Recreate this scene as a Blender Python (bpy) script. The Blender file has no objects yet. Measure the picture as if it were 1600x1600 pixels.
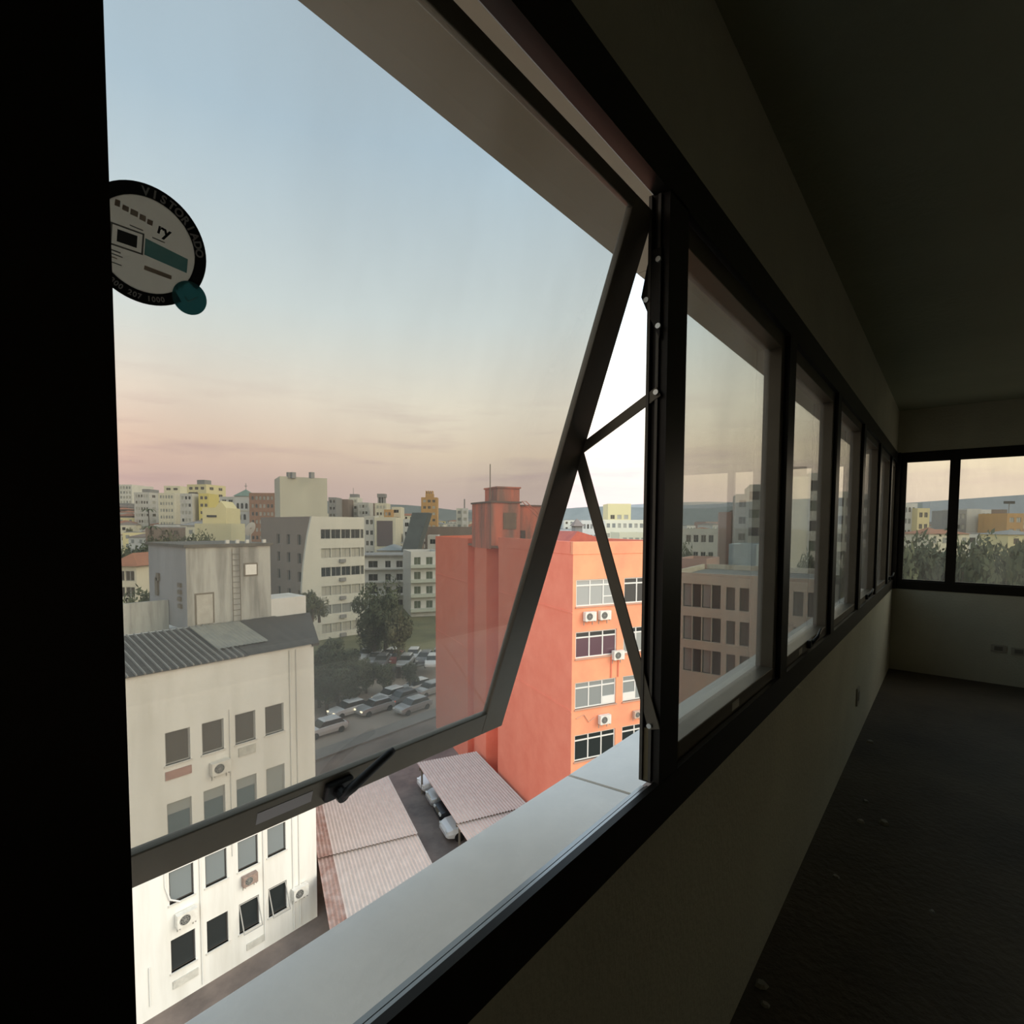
import bpy, math, random
from mathutils import Vector, Matrix
random.seed(7)
scene = bpy.context.scene
COL = scene.collection

# ------------------------------------------------------------------ camera
F_PX, CY_PX = 825.987, 862.739
YAW, PITCH, ROLL = math.radians(39.7176), math.radians(2.9316), math.radians(0.3024)
EYE = Vector((0, 0, 1.5))
_f = Vector((math.cos(YAW)*math.cos(PITCH), math.sin(YAW)*math.cos(PITCH), -math.sin(PITCH)))
_r0 = Vector((math.sin(YAW), -math.cos(YAW), 0)); _u0 = _r0.cross(_f)
_r = _r0*math.cos(ROLL) + _u0*math.sin(ROLL)
_u = -_r0*math.sin(ROLL) + _u0*math.cos(ROLL)
cam_d = bpy.data.cameras.new('camera'); cam = bpy.data.objects.new('camera', cam_d); COL.objects.link(cam)
cam.matrix_world = Matrix(((_r.x, _u.x, -_f.x, EYE.x), (_r.y, _u.y, -_f.y, EYE.y), (_r.z, _u.z, -_f.z, EYE.z), (0, 0, 0, 1)))
cam_d.sensor_fit = 'HORIZONTAL'; cam_d.sensor_width = 36
cam_d.lens = 36*F_PX/1600
cam_d.shift_y = (CY_PX-800)/1600
cam_d.clip_start = 0.02; cam_d.clip_end = 20000
scene.camera = cam

# ------------------------------------------------------------------ sky, light, exposure
SKY_STRENGTH = 1.0
world = bpy.data.worlds.new('sky'); scene.world = world; world.use_nodes = True
nt = world.node_tree; N = nt.nodes; Lk = nt.links; N.clear()
tc = N.new('ShaderNodeTexCoord'); sep = N.new('ShaderNodeSeparateXYZ'); Lk.new(tc.outputs['Generated'], sep.inputs[0])
ramp = N.new('ShaderNodeValToRGB'); Lk.new(sep.outputs['Z'], ramp.inputs[0])
stops = [(0.0, (1.06, .88, .90)), (.07, (1.20, 1.00, .93)), (.13, (1.50, 1.30, 1.09)), (.21, (1.66, 1.60, 1.45)),
         (.35, (1.36, 1.58, 1.72)), (.56, (.94, 1.28, 1.64)), (1.0, (.80, 1.0, 1.22))]
el = ramp.color_ramp.elements
el[0].position = 0; el[1].position = 1
for _ in range(len(stops)-2): el.new(.5)
for e_, (p_, c_) in zip(el, stops):
    e_.position = p_; e_.color = (c_[0]/2, c_[1]/2, c_[2]/2, 1)
mp = N.new('ShaderNodeMapping'); mp.inputs['Scale'].default_value = (3.2, 3.2, 26); Lk.new(tc.outputs['Generated'], mp.inputs[0])
nz = N.new('ShaderNodeTexNoise'); nz.inputs['Scale'].default_value = 1.3; nz.inputs['Detail'].default_value = 6; nz.inputs['Roughness'].default_value = .58
Lk.new(mp.outputs[0], nz.inputs['Vector'])
cr = N.new('ShaderNodeValToRGB'); Lk.new(nz.outputs['Fac'], cr.inputs[0])
cr.color_ramp.elements[0].position = .50; cr.color_ramp.elements[1].position = .72
band = N.new('ShaderNodeValToRGB'); Lk.new(sep.outputs['Z'], band.inputs[0])
be = band.color_ramp.elements
be[0].position = .03; be[0].color = (0, 0, 0, 1); be[1].position = .08; be[1].color = (1, 1, 1, 1)
b3 = be.new(.15); b3.color = (.7, .7, .7, 1); b4 = be.new(.27); b4.color = (0, 0, 0, 1)
mulc = N.new('ShaderNodeMath'); mulc.operation = 'MULTIPLY'; Lk.new(cr.outputs[0], mulc.inputs[0]); Lk.new(band.outputs[0], mulc.inputs[1])
mulc2 = N.new('ShaderNodeMath'); mulc2.operation = 'MULTIPLY'; Lk.new(mulc.outputs[0], mulc2.inputs[0]); mulc2.inputs[1].default_value = .75
mixc = N.new('ShaderNodeMixRGB'); Lk.new(mulc2.outputs[0], mixc.inputs[0]); Lk.new(ramp.outputs[0], mixc.inputs[1]); mixc.inputs[2].default_value = (.50, .40, .42, 1)
# warmer and brighter low sky towards the sunset side
azd = N.new('ShaderNodeVectorMath'); azd.operation = 'DOT_PRODUCT'; Lk.new(tc.outputs['Generated'], azd.inputs[0]); azd.inputs[1].default_value = (.287, -.958, 0)
azr = N.new('ShaderNodeMapRange'); azr.interpolation_type = 'SMOOTHSTEP'; Lk.new(azd.outputs['Value'], azr.inputs[0]); azr.inputs[1].default_value = -.35; azr.inputs[2].default_value = .75; azr.inputs[3].default_value = 0; azr.inputs[4].default_value = 1
lowb = N.new('ShaderNodeMapRange'); lowb.interpolation_type = 'SMOOTHSTEP'; Lk.new(sep.outputs['Z'], lowb.inputs[0]); lowb.inputs[1].default_value = 0; lowb.inputs[2].default_value = .6; lowb.inputs[3].default_value = 1; lowb.inputs[4].default_value = 0
azm = N.new('ShaderNodeMath'); azm.operation = 'MULTIPLY'; Lk.new(azr.outputs[0], azm.inputs[0]); Lk.new(lowb.outputs[0], azm.inputs[1])
warm = N.new('ShaderNodeMixRGB'); warm.blend_type = 'MULTIPLY'; Lk.new(azm.outputs[0], warm.inputs[0]); Lk.new(mixc.outputs[0], warm.inputs[1]); warm.inputs[2].default_value = (1.7, 1.7, 1.38, 1)
# pink belt opposite the sunset
pkr = N.new('ShaderNodeMapRange'); pkr.interpolation_type = 'SMOOTHSTEP'; Lk.new(azd.outputs['Value'], pkr.inputs[0]); pkr.inputs[1].default_value = -.45; pkr.inputs[2].default_value = -.98; pkr.inputs[3].default_value = 0; pkr.inputs[4].default_value = 1
pkb = N.new('ShaderNodeValToRGB'); Lk.new(sep.outputs['Z'], pkb.inputs[0]); pe = pkb.color_ramp.elements
pe[0].position = 0; pe[0].color = (.3, .3, .3, 1); pe[1].position = .30; pe[1].color = (0, 0, 0, 1); p3_ = pe.new(.10); p3_.color = (1, 1, 1, 1)
pkm = N.new('ShaderNodeMath'); pkm.operation = 'MULTIPLY'; Lk.new(pkr.outputs[0], pkm.inputs[0]); Lk.new(pkb.outputs[0], pkm.inputs[1])
pink = N.new('ShaderNodeMixRGB'); pink.blend_type = 'MULTIPLY'; Lk.new(pkm.outputs[0], pink.inputs[0]); Lk.new(warm.outputs[0], pink.inputs[1]); pink.inputs[2].default_value = (1.08, .90, .92, 1)
bg = N.new('ShaderNodeBackground'); Lk.new(pink.outputs[0], bg.inputs[0]); bg.inputs[1].default_value = 2.0*SKY_STRENGTH
wo = N.new('ShaderNodeOutputWorld'); Lk.new(bg.outputs[0], wo.inputs[0])

sun_d = bpy.data.lights.new('sunset_glow', 'SUN'); sun = bpy.data.objects.new('sunset_glow', sun_d); COL.objects.link(sun)
sun_d.energy = 1.9; sun_d.color = (1.0, .87, .70); sun_d.angle = math.radians(40)
sun.rotation_euler = Vector((-.30, 1.0, -.62)).to_track_quat('-Z', 'Y').to_euler()   # low western glow from behind the building

vs = scene.view_settings
vs.view_transform = 'Standard'; vs.look = 'None'; vs.exposure = 0.0; vs.gamma = 1.0; vs.use_curve_mapping = False
scene.cycles.max_bounces = 10; scene.cycles.diffuse_bounces = 6; scene.cycles.transparent_max_bounces = 24
scene.cycles.use_denoising = True

# ------------------------------------------------------------------ helpers
def ray(px, py): return _f + _r*((px-800)/F_PX) - _u*((py-CY_PX)/F_PX)
def at(px, py, depth): return EYE + ray(px, py)*depth
def on_x(px, py, X): d = ray(px, py); return EYE + d*(X/d.x)
def on_y(px, py, Y): d = ray(px, py); return EYE + d*(Y/d.y)
def on_z(px, py, Z): d = ray(px, py); return EYE + d*((Z-EYE.z)/d.z)

def tag(o, label=None, cat=None, group=None, kind=None):
    if label: o['label'] = label
    if cat: o['category'] = cat
    if group: o['group'] = group
    if kind: o['kind'] = kind
    return o
def empty(name, loc=(0, 0, 0), rz=0, parent=None):
    o = bpy.data.objects.new(name, None); COL.objects.link(o); o.location = loc; o.rotation_euler = (0, 0, rz)
    o.empty_display_size = .2
    if parent: o.parent = parent
    return o
def link(name, mesh, parent=None, loc=None, rot=None, mat=None):
    o = bpy.data.objects.new(name, mesh); COL.objects.link(o)
    if parent: o.parent = parent
    if loc is not None: o.location = loc
    if rot is not None: o.rotation_euler = rot
    if mat is not None:
        o.material_slots[0].link = 'OBJECT'; o.material_slots[0].material = mat
    return o

class MB:
    """collects faces; build() makes one mesh object"""
    def __init__(s): s.v = []; s.f = []; s.m = []
    def add(s, vs_, fs_, mi=0):
        b = len(s.v); s.v += [tuple(x) for x in vs_]
        for q in fs_: s.f.append(tuple(b+i for i in q)); s.m.append(mi)
        return s
    def box(s, x0, y0, z0, x1, y1, z1, mi=0):
        v = [(x0, y0, z0), (x1, y0, z0), (x1, y1, z0), (x0, y1, z0), (x0, y0, z1), (x1, y0, z1), (x1, y1, z1), (x0, y1, z1)]
        return s.add(v, [(0, 3, 2, 1), (4, 5, 6, 7), (0, 1, 5, 4), (1, 2, 6, 5), (2, 3, 7, 6), (3, 0, 4, 7)], mi)
    def prism(s, poly, z0, z1, mi=0):
        n = len(poly)
        v = [(x, y, z0) for x, y in poly] + [(x, y, z1) for x, y in poly]
        f = [tuple(range(n-1, -1, -1)), tuple(range(n, 2*n))] + [(i, (i+1) % n, n+(i+1) % n, n+i) for i in range(n)]
        return s.add(v, f, mi)
    def loft(s, rings, mi=0, caps=True):
        n = len(rings[0]); v = [p for r in rings for p in r]; f = []
        for k in range(len(rings)-1):
            for i in range(n): f.append((k*n+i, k*n+(i+1) % n, (k+1)*n+(i+1) % n, (k+1)*n+i))
        if caps: f += [tuple(range(n-1, -1, -1)), tuple((len(rings)-1)*n+i for i in range(n))]
        return s.add(v, f, mi)
    def tube(s, pts, rad, n=8, mi=0):
        pts = [Vector(p) for p in pts]; rings = []
        rs = rad if isinstance(rad, (list, tuple)) else [rad]*len(pts)
        for i, p in enumerate(pts):
            t = (pts[min(i+1, len(pts)-1)]-pts[max(i-1, 0)]).normalized()
            a = t.orthogonal() if abs(t.z) > .9 else t.cross(Vector((0, 0, 1)))
            a.normalize(); b = t.cross(a)
            rings.append([p + (a*math.cos(2*math.pi*k/n) + b*math.sin(2*math.pi*k/n))*rs[i] for k in range(n)])
        return s.loft(rings, mi)
    def bar(s, p0, p1, w, h, up=(0, 0, 1), mi=0):
        p0 = Vector(p0); p1 = Vector(p1); t = (p1-p0).normalized(); up = Vector(up)
        a = t.cross(up).normalized(); b = a.cross(t)
        r = lambda p: [p-a*w/2-b*h/2, p+a*w/2-b*h/2, p+a*w/2+b*h/2, p-a*w/2+b*h/2]
        return s.loft([r(p0), r(p1)], mi)
    def disc(s, c, r, n=28, axis='y', th=.01, mi=0, a0=0):
        c = Vector(c); ax = {'x': Vector((1, 0, 0)), 'y': Vector((0, 1, 0)), 'z': Vector((0, 0, 1))}[axis]
        return s.tube([c-ax*th/2, c+ax*th/2], r, n, mi)
    def mesh(s, name, mats, smooth=False):
        me = bpy.data.meshes.new(name); me.from_pydata(s.v, [], s.f)
        for m_ in (mats if isinstance(mats, (list, tuple)) else [mats]): me.materials.append(m_)
        me.polygons.foreach_set('material_index', s.m)
        if smooth: me.polygons.foreach_set('use_smooth', [True]*len(s.f))
        me.update(); return me
    def build(s, name, mats, parent=None, loc=None, rot=None, smooth=False, bevel=0, fix=True):
        me = s.mesh(name, mats, smooth)
        if fix:
            import bmesh
            bm = bmesh.new(); bm.from_mesh(me); bmesh.ops.recalc_face_normals(bm, faces=bm.faces); bm.to_mesh(me); bm.free()
        o = link(name, me, parent, loc, rot)
        if bevel:
            b = o.modifiers.new('bevel', 'BEVEL'); b.width = bevel; b.segments = 2; b.limit_method = 'ANGLE'
        return o

MATS = {}
def mat(name, c, rough=.8, c2=None, scale=3.0, metal=0.0, streak=False, bump=0.0, spec=.4, detail=5, lo=.35, hi=.7, coord='Object', bscale=None):
    if name in MATS: return MATS[name]
    m = bpy.data.materials.new(name); m.use_nodes = True
    t = m.node_tree; n = t.nodes; l = t.links; b = n['Principled BSDF']
    b.inputs['Roughness'].default_value = rough; b.inputs['Metallic'].default_value = metal
    b.inputs['Specular IOR Level'].default_value = spec
    c = tuple(c)+(1,)
    if c2 is None:
        b.inputs['Base Color'].default_value = c
    if c2 is not None or bump:
        tcn = n.new('ShaderNodeTexCoord'); mpn = n.new('ShaderNodeMapping'); l.new(tcn.outputs[coord], mpn.inputs[0])
        mpn.inputs['Scale'].default_value = (scale, scale, scale*.12) if streak else (scale, scale, scale)
        nz_ = n.new('ShaderNodeTexNoise'); nz_.inputs['Scale'].default_value = 1; nz_.inputs['Detail'].default_value = detail
        nz_.inputs['Roughness'].default_value = .6
        l.new(mpn.outputs[0], nz_.inputs['Vector'])
        if c2 is not None:
            r_ = n.new('ShaderNodeValToRGB'); l.new(nz_.outputs['Fac'], r_.inputs[0])
            r_.color_ramp.elements[0].position = lo; r_.color_ramp.elements[0].color = tuple(c2)+(1,)
            r_.color_ramp.elements[1].position = hi; r_.color_ramp.elements[1].color = c
            l.new(r_.outputs[0], b.inputs['Base Color'])
        if bump:
            src = nz_
            if bscale:
                src = n.new('ShaderNodeTexNoise'); src.inputs['Scale'].default_value = bscale; src.inputs['Detail'].default_value = 4
                l.new(tcn.outputs[coord], src.inputs['Vector'])
            bn = n.new('ShaderNodeBump'); bn.inputs['Strength'].default_value = bump; bn.inputs['Distance'].default_value = .02
            l.new(src.outputs['Fac'], bn.inputs['Height']); l.new(bn.outputs[0], b.inputs['Normal'])
    MATS[name] = m; return m
def emis(name, c, s):
    m = mat(name, c, .3); b = m.node_tree.nodes['Principled BSDF']
    b.inputs['Emission Color'].default_value = tuple(c)+(1,); b.inputs['Emission Strength'].default_value = s; return m

def glass_mat(name, tint, f0=.035, dust=.03, dust_scale=9, dust_lo=.35, dust_hi=.8, dust_col=(.6, .58, .52)):
    m = bpy.data.materials.new(name); m.use_nodes = True; t = m.node_tree; n = t.nodes; l = t.links; n.clear()
    out = n.new('ShaderNodeOutputMaterial'); geo = n.new('ShaderNodeNewGeometry')
    dot = n.new('ShaderNodeVectorMath'); dot.operation = 'DOT_PRODUCT'; l.new(geo.outputs['Normal'], dot.inputs[0]); l.new(geo.outputs['Incoming'], dot.inputs[1])
    ab = n.new('ShaderNodeMath'); ab.operation = 'ABSOLUTE'; l.new(dot.outputs['Value'], ab.inputs[0])
    om = n.new('ShaderNodeMath'); om.operation = 'SUBTRACT'; om.inputs[0].default_value = 1; l.new(ab.outputs[0], om.inputs[1])
    pw = n.new('ShaderNodeMath'); pw.operation = 'POWER'; l.new(om.outputs[0], pw.inputs[0]); pw.inputs[1].default_value = 5
    ma = n.new('ShaderNodeMath'); ma.operation = 'MULTIPLY_ADD'; l.new(pw.outputs[0], ma.inputs[0]); ma.inputs[1].default_value = (1-f0)*.95; ma.inputs[2].default_value = f0
    tr = n.new('ShaderNodeBsdfTransparent')
    # tinted glass absorbs more along the longer slanted path: tint ** (1/cos inside the pane)
    c2 = n.new('ShaderNodeMath'); c2.operation = 'MULTIPLY'; l.new(ab.outputs[0], c2.inputs[0]); l.new(ab.outputs[0], c2.inputs[1])
    s2 = n.new('ShaderNodeMath'); s2.operation = 'MULTIPLY_ADD'; l.new(c2.outputs[0], s2.inputs[0]); s2.inputs[1].default_value = .444; s2.inputs[2].default_value = .556
    iv = n.new('ShaderNodeMath'); iv.operation = 'POWER'; l.new(s2.outputs[0], iv.inputs[0]); iv.inputs[1].default_value = -.5
    cmb = n.new('ShaderNodeCombineColor')
    for k_ in range(3):
        pw_ = n.new('ShaderNodeMath'); pw_.operation = 'POWER'; pw_.inputs[0].default_value = tint[k_]; l.new(iv.outputs[0], pw_.inputs[1]); l.new(pw_.outputs[0], cmb.inputs[k_])
    l.new(cmb.outputs[0], tr.inputs[0])
    gl = n.new('ShaderNodeBsdfGlossy'); gl.inputs['Roughness'].default_value = .0; gl.inputs[0].default_value = (1, 1, 1, 1)
    mx = n.new('ShaderNodeMixShader'); l.new(ma.outputs[0], mx.inputs[0]); l.new(tr.outputs[0], mx.inputs[1]); l.new(gl.outputs[0], mx.inputs[2])
    tcn = n.new('ShaderNodeTexCoord'); mpn = n.new('ShaderNodeMapping'); l.new(tcn.outputs['Object'], mpn.inputs[0]); mpn.inputs['Scale'].default_value = (dust_scale, dust_scale, dust_scale*.35)
    nz_ = n.new('ShaderNodeTexNoise'); nz_.inputs['Scale'].default_value = 1; nz_.inputs['Detail'].default_value = 6; l.new(mpn.outputs[0], nz_.inputs['Vector'])
    mr = n.new('ShaderNodeMapRange'); l.new(nz_.outputs['Fac'], mr.inputs[0]); mr.inputs[1].default_value = dust_lo; mr.inputs[2].default_value = dust_hi
    mr.inputs[3].default_value = dust*.5; mr.inputs[4].default_value = dust*1.7
    df = n.new('ShaderNodeBsdfTranslucent'); df.inputs[0].default_value = tuple(dust_col)+(1,)
    dd = n.new('ShaderNodeBsdfDiffuse'); dd.inputs[0].default_value = tuple(dust_col)+(1,)
    md = n.new('ShaderNodeMixShader'); md.inputs[0].default_value = .4; l.new(df.outputs[0], md.inputs[1]); l.new(dd.outputs[0], md.inputs[2])
    m2 = n.new('ShaderNodeMixShader'); l.new(mr.outputs[0], m2.inputs[0]); l.new(mx.outputs[0], m2.inputs[1]); l.new(md.outputs[0], m2.inputs[2])
    l.new(m2.outputs[0], out.inputs[0])
    return m

# ------------------------------------------------------------------ materials
m_wall = mat('room_plaster', (.67, .65, .53), .9, (.58, .56, .46), 1.6, bump=.2, bscale=60)
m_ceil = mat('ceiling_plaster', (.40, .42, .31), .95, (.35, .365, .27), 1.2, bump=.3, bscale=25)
m_floor = mat('raw_concrete_floor', (.135, .105, .07), .8, (.07, .057, .042), 1.4, bump=.4, bscale=30, detail=8)
m_alu = mat('bronze_aluminium', (.028, .023, .017), .42, (.02, .017, .013), 8, metal=.35)
m_sash = mat('sheen_bronze_sash', (.16, .138, .104), .38, (.135, .117, .088), 8, metal=.4)  # lighter than the frame: glossy reflection partly put into the colour
m_track = mat('bare_track', (.33, .33, .32), .35, metal=.7)
m_steel = mat('screw_steel', (.75, .75, .72), .3, metal=.8)
m_black = mat('black_plastic', (.012, .012, .012), .45)
m_ledge = mat('painted_concrete', (.86, .81, .71), .8, (.74, .70, .62), 3.5, bump=.06, bscale=70)
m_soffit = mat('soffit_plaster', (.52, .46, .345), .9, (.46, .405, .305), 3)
m_glassA = glass_mat('tinted_glass_sash', (.755, .74, .705), .035, .10, dust_scale=4)
m_glassB = glass_mat('tinted_glass_dusty', (.745, .74, .705), .035, .09, dust_scale=5)
m_paper = mat('grey_label_paper', (.42, .40, .40), .7)
m_paperw = mat('pale_label_paper', (.70, .68, .62), .6)

# ------------------------------------------------------------------ the room
WY = 0.461            # interior face of the window wall
WL = 6.833            # interior face of the end wall
CEIL = 2.70
WT = .14
X0, Y0 = -4.5, -3.7
def struct(name, mb, mats, parent=None, **k):
    o = mb.build(name, mats, parent, **k)
    if not parent: o['kind'] = 'structure'
    return o
struct('floor', MB().box(X0-.15, Y0-.15, -.2, WL+.15, WY+.1, 0), m_floor)
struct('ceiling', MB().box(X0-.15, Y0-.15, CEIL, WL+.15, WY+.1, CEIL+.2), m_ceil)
wl = MB().box(X0-.15, WY, 0, WL+.15, WY+.042, .857).box(X0-.15, WY, 2.268, WL+.15, WY+.042, CEIL)
struct('wall_left', wl, m_wall)
we = MB().box(WL, Y0, 0, WL+WT, WY, .857).box(WL, Y0, 2.268, WL+WT, WY, CEIL).box(WL, Y0, .857, WL+WT, -3.3, 2.268)
struct('wall_far', we, m_wall)
struct('wall_right', MB().box(X0, Y0-.15, 0, WL+.15, Y0, CEIL), m_wall)
struct('wall_back', MB().box(X0-.15, Y0, 0, X0, WY, CEIL), m_wall)

# outside ledge, soffit slab
LEDGE_OUT, LEDGE_Z = .811, .80
lg = empty('trim_1', (0, 0, 0)); tag(lg, 'pale painted concrete ledge running outside below the windows', None, None, 'structure')
joints = [-4.6, -1.7, 1.215, 4.15, 7.1]
for a, b in zip(joints[:-1], joints[1:]):
    mb = MB(); x0, x1 = a+.006, b-.006
    prof = [(WY+.035, LEDGE_Z+.018), (LEDGE_OUT-.012, LEDGE_Z+.002), (LEDGE_OUT, LEDGE_Z-.01), (LEDGE_OUT, LEDGE_Z-.10), (WY+.035, LEDGE_Z-.10)]
    mb.loft([[(x, y, z) for y, z in prof] for x in (x0, x1)])
    mb.build('ledge_slab', m_ledge, lg)
MB().box(-4.6, WY+.04, LEDGE_Z-.095, 7.1, LEDGE_OUT-.01, LEDGE_Z-.012).build('mortar_bed', mat('dark_mortar', (.14, .12, .10), .9), lg)
sf = empty('trim_2', (0, 0, 0)); tag(sf, 'plastered soffit slab overhanging the windows outside', None, None, 'structure')
sj = [-4.6, 1.60, 7.1]
for a, b in zip(sj[:-1], sj[1:]):
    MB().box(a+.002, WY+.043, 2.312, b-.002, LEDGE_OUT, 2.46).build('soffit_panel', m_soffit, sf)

# fixed frame of the window band: head, sill and posts
fr = empty('trim_3', (0, 0, 0)); tag(fr, 'dark bronze aluminium frame of the long window band', None, None, 'structure')
POST_R = [-4.0, -2.97, -1.943, -.915, .112, 1.137, 2.167, 3.197, 4.227, 5.257, 6.287]; PW = .097
sill = MB(); prof = [(WY-.004, .857), (WY-.004, .953), (WY+.008, .955), (WY+.008, .938), (WY+.045, .926), (WY+.045, .857)]
sill.loft([[(x, y, z) for y, z in prof] for x in (X0, WL)]); sill.build('sill_rail', m_alu, fr)
head = MB(); prof = [(WY-.004, 2.268), (WY-.004, 2.169), (WY+.03, 2.172), (WY+.045, 2.19), (WY+.045, 2.268)]
head.loft([[(x, y, z) for y, z in prof] for x in (X0, WL)]); head.build('head_rail', m_alu, fr)
for xr in POST_R:
    p = MB().box(xr-PW, WY-.004, .95, xr, WY+.042, 2.175)
    p.build('post', m_alu, fr)
MB().box(WL-.045, WY-.03, .857, WL, WY+.05, 2.268).build('corner_post', m_alu, fr)
for y_, z_ in ((WY+.020, .9385), (WY+.033, .9345)):
    MB().box(.112, y_-.004, z_-.004, 1.04, y_+.004, z_+.004).build('sill_track', m_track, fr)
for xs in (1.0385,):
    MB().box(xs-.006, WY+.012, .956, xs+.001, WY+.018, 2.168).build('jamb_track', mat('worn_track', (.10, .09, .075), .4, metal=.5), fr)
    MB().box(xs-.010, WY+.030, .956, xs+.001, WY+.036, 2.168).build('jamb_track', MATS['worn_track'], fr)
    MB().box(xs-.004, WY+.018, .956, xs+.001, WY+.030, 1.07).build('jamb_cover', mat('old_brass_cover', (.16, .13, .07), .5, metal=.3), fr)

# sashes
def sash(name, X_l, X_r, T, B, glass, label, rail_b=.062, rail_t=.024, stile=.040, depth=.046, gin=.040):
    """awning sash: T and B are (Y,Z) of its inner face at the top and bottom edge"""
    root = empty(name, (0, 0, 0)); tag(root, label, None, None, 'structure')
    T = Vector((0, T[0], T[1])); B = Vector((0, B[0], B[1])); up = (T-B); Ls = up.length; up.normalize()
    out = Vector((0, up.z, -up.y))
    if out.y < 0: out = -out
    P = lambda x, s, o=0: Vector((x, 0, 0)) + B + up*s + out*o
    def pc(x0, s0, x1, s1, o0, o1):
        c = [P(x0, s0, o0), P(x1, s0, o0), P(x1, s1, o0), P(x0, s1, o0), P(x0, s0, o1), P(x1, s0, o1), P(x1, s1, o1), P(x0, s1, o1)]
        return MB().add(c, [(0, 1, 2, 3), (7, 6, 5, 4), (0, 4, 5, 1), (1, 5, 6, 2), (2, 6, 7, 3), (3, 7, 4, 0)])
    pc(X_l, 0, X_l+stile, Ls, 0, depth).build('stile', m_sash, root, bevel=.002)
    pc(X_r-stile, 0, X_r, Ls, 0, depth).build('stile', m_sash, root, bevel=.002)
    pc(X_l+stile, 0, X_r-stile, rail_b, 0, depth).build('bottom_rail', m_sash, root, bevel=.002)
    pc(X_l+stile, Ls-rail_t, X_r-stile, Ls, 0, depth).build('top_rail', m_sash, root, bevel=.002)
    g = pc(X_l+stile-.008, rail_b-.008, X_r-stile+.008, Ls-rail_t+.008, gin, gin+.006).build('glass', glass, root)
    return root, P, Ls, up, out

W1T, W1B = (.488, 2.136), (.892, .972)
w1, P1, L1, up1, out1 = sash('window_1', .025, 1.036, W1T, W1B, m_glassA, 'open awning window with tinted glass, pushed outwards at the bottom', gin=.006, depth=.016, stile=.080)
# stay arms and bracket
XA = 1.033
def yz(y, z, x=XA): return (x, y, z)
def arm(a, b, w=.016, t=.004, name='stay_arm'):
    mb = MB(); mb.bar(yz(*a), yz(*b), t, w, up=(0, a[1]-b[1], b[0]-a[0])); return mb.build(name, m_sash, w1, bevel=.001)
arm((.470, 1.775), (.672, 1.664), w=.022)
arm((.664, 1.672), (.466, 1.072), w=.027)
br = MB()
poly = [(.470, 2.06), (.47, 1.88), (.494, 1.93), (.512, 1.972), (.500, 2.03), (.49, 2.06)]
br.loft([[(x, y, z) for y, z in poly] for x in (1.030, 1.037)]); br.build('stay_bracket', m_alu, w1)
for (y_, z_) in ((.474, 2.036), (.499, 1.962), (.472, 1.904), (.474, 1.772), (.475, 1.079)):
    MB().disc((1.0275, y_, z_), .0055, 12, 'x', .006).build('screw', m_steel, w1)
# handle on the bottom rail
hb = MB(); base = P1(.536, .030, -.006)
def loc(x, s, o): return P1(x, s, o)
c = [loc(.515, .012, -.012), loc(.572, .012, -.012), loc(.572, .050, -.012), loc(.515, .050, -.012), loc(.515, .012, .002), loc(.572, .012, .002), loc(.572, .050, .002), loc(.515, .050, .002)]
hb.add(c, [(0, 3, 2, 1), (4, 5, 6, 7), (0, 1, 5, 4), (1, 2, 6, 5), (2, 3, 7, 6), (3, 0, 4, 7)])
hbo = hb.build('handle', m_black, w1, bevel=.004)
hk = MB().tube([loc(.541, .030, -.010), loc(.541, .030, -.030)], .012, 12); hk.build('handle_boss', m_black, hbo)
lv = MB().tube([loc(.536, .030, -.027), loc(.556, .046, -.030), loc(.580, .066, -.032), loc(.605, .081, -.031), loc(.630, .093, -.029), loc(.640, .0975, -.028)], [.008, .0095, .009, .0085, .008, .0065], 10)
lv.build('lever', m_black, hbo, smooth=True)
lab = MB(); cc = [loc(.392, .022, -.0008), loc(.492, .022, -.0008), loc(.492, .046, -.0008), loc(.392, .046, -.0008), loc(.392, .022, .0), loc(.492, .022, .0), loc(.492, .046, 0), loc(.392, .046, 0)]
lab.add(cc, [(0, 3, 2, 1), (4, 5, 6, 7), (0, 1, 5, 4), (1, 2, 6, 5), (2, 3, 7, 6), (3, 0, 4, 7)]); lab.build('blank_label', m_paper, w1)

# closed sashes further along the wall
ords = ['second', 'third', 'fourth', 'fifth', 'sixth', 'seventh']
for i in range(1, 7):
    xl = POST_R[i+4]; xr = POST_R[i+5]-PW if i < 6 else WL-.045
    nm = 'window_%d' % (i+1)
    wi, Pi, Li, ui, oi = sash(nm, xl+.004, xr-.004, (WY+.012, 2.168), (WY+.012, .936), m_glassB, 'closed tinted window, %s pane along the wall from the open one' % ords[i-1], rail_t=.05, rail_b=.060, depth=.058)
    if i in (1, 2, 6):
        xc = xl+(.50 if i == 1 else .33)*(xr-xl)
        MB().box(xc-.03, WY+.0108, .962, xc+.035, WY+.0122, .986).build('paper_label', m_paperw, wi)
    if i in (2, 4, 6):
        xc = xl+.50*(xr-xl)
        h_ = MB().box(xc-.03, WY-.004, .965, xc+.03, WY+.012, 1.0).build('handle', m_black, wi, bevel=.003)
        MB().tube([(xc, WY-.002, .985), (xc+.03, WY-.02, 1.01), (xc+.085, WY-.022, 1.035)], [.008, .007, .006], 8).build('lever', m_black, h_, smooth=True)
for i, wd_ in enumerate(('fourth', 'third', 'second', 'first')):
    sash('window_%d' % (12+i), POST_R[i]+.004, POST_R[i+1]-PW-.004, (WY+.012, 2.168), (WY+.012, .936), m_glassB, 'added unseen daylight window behind the picture, %s left of the open one' % wd_, rail_t=.05, rail_b=.060, depth=.058)  # band continued out of view, added to bring daylight into the room
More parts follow.
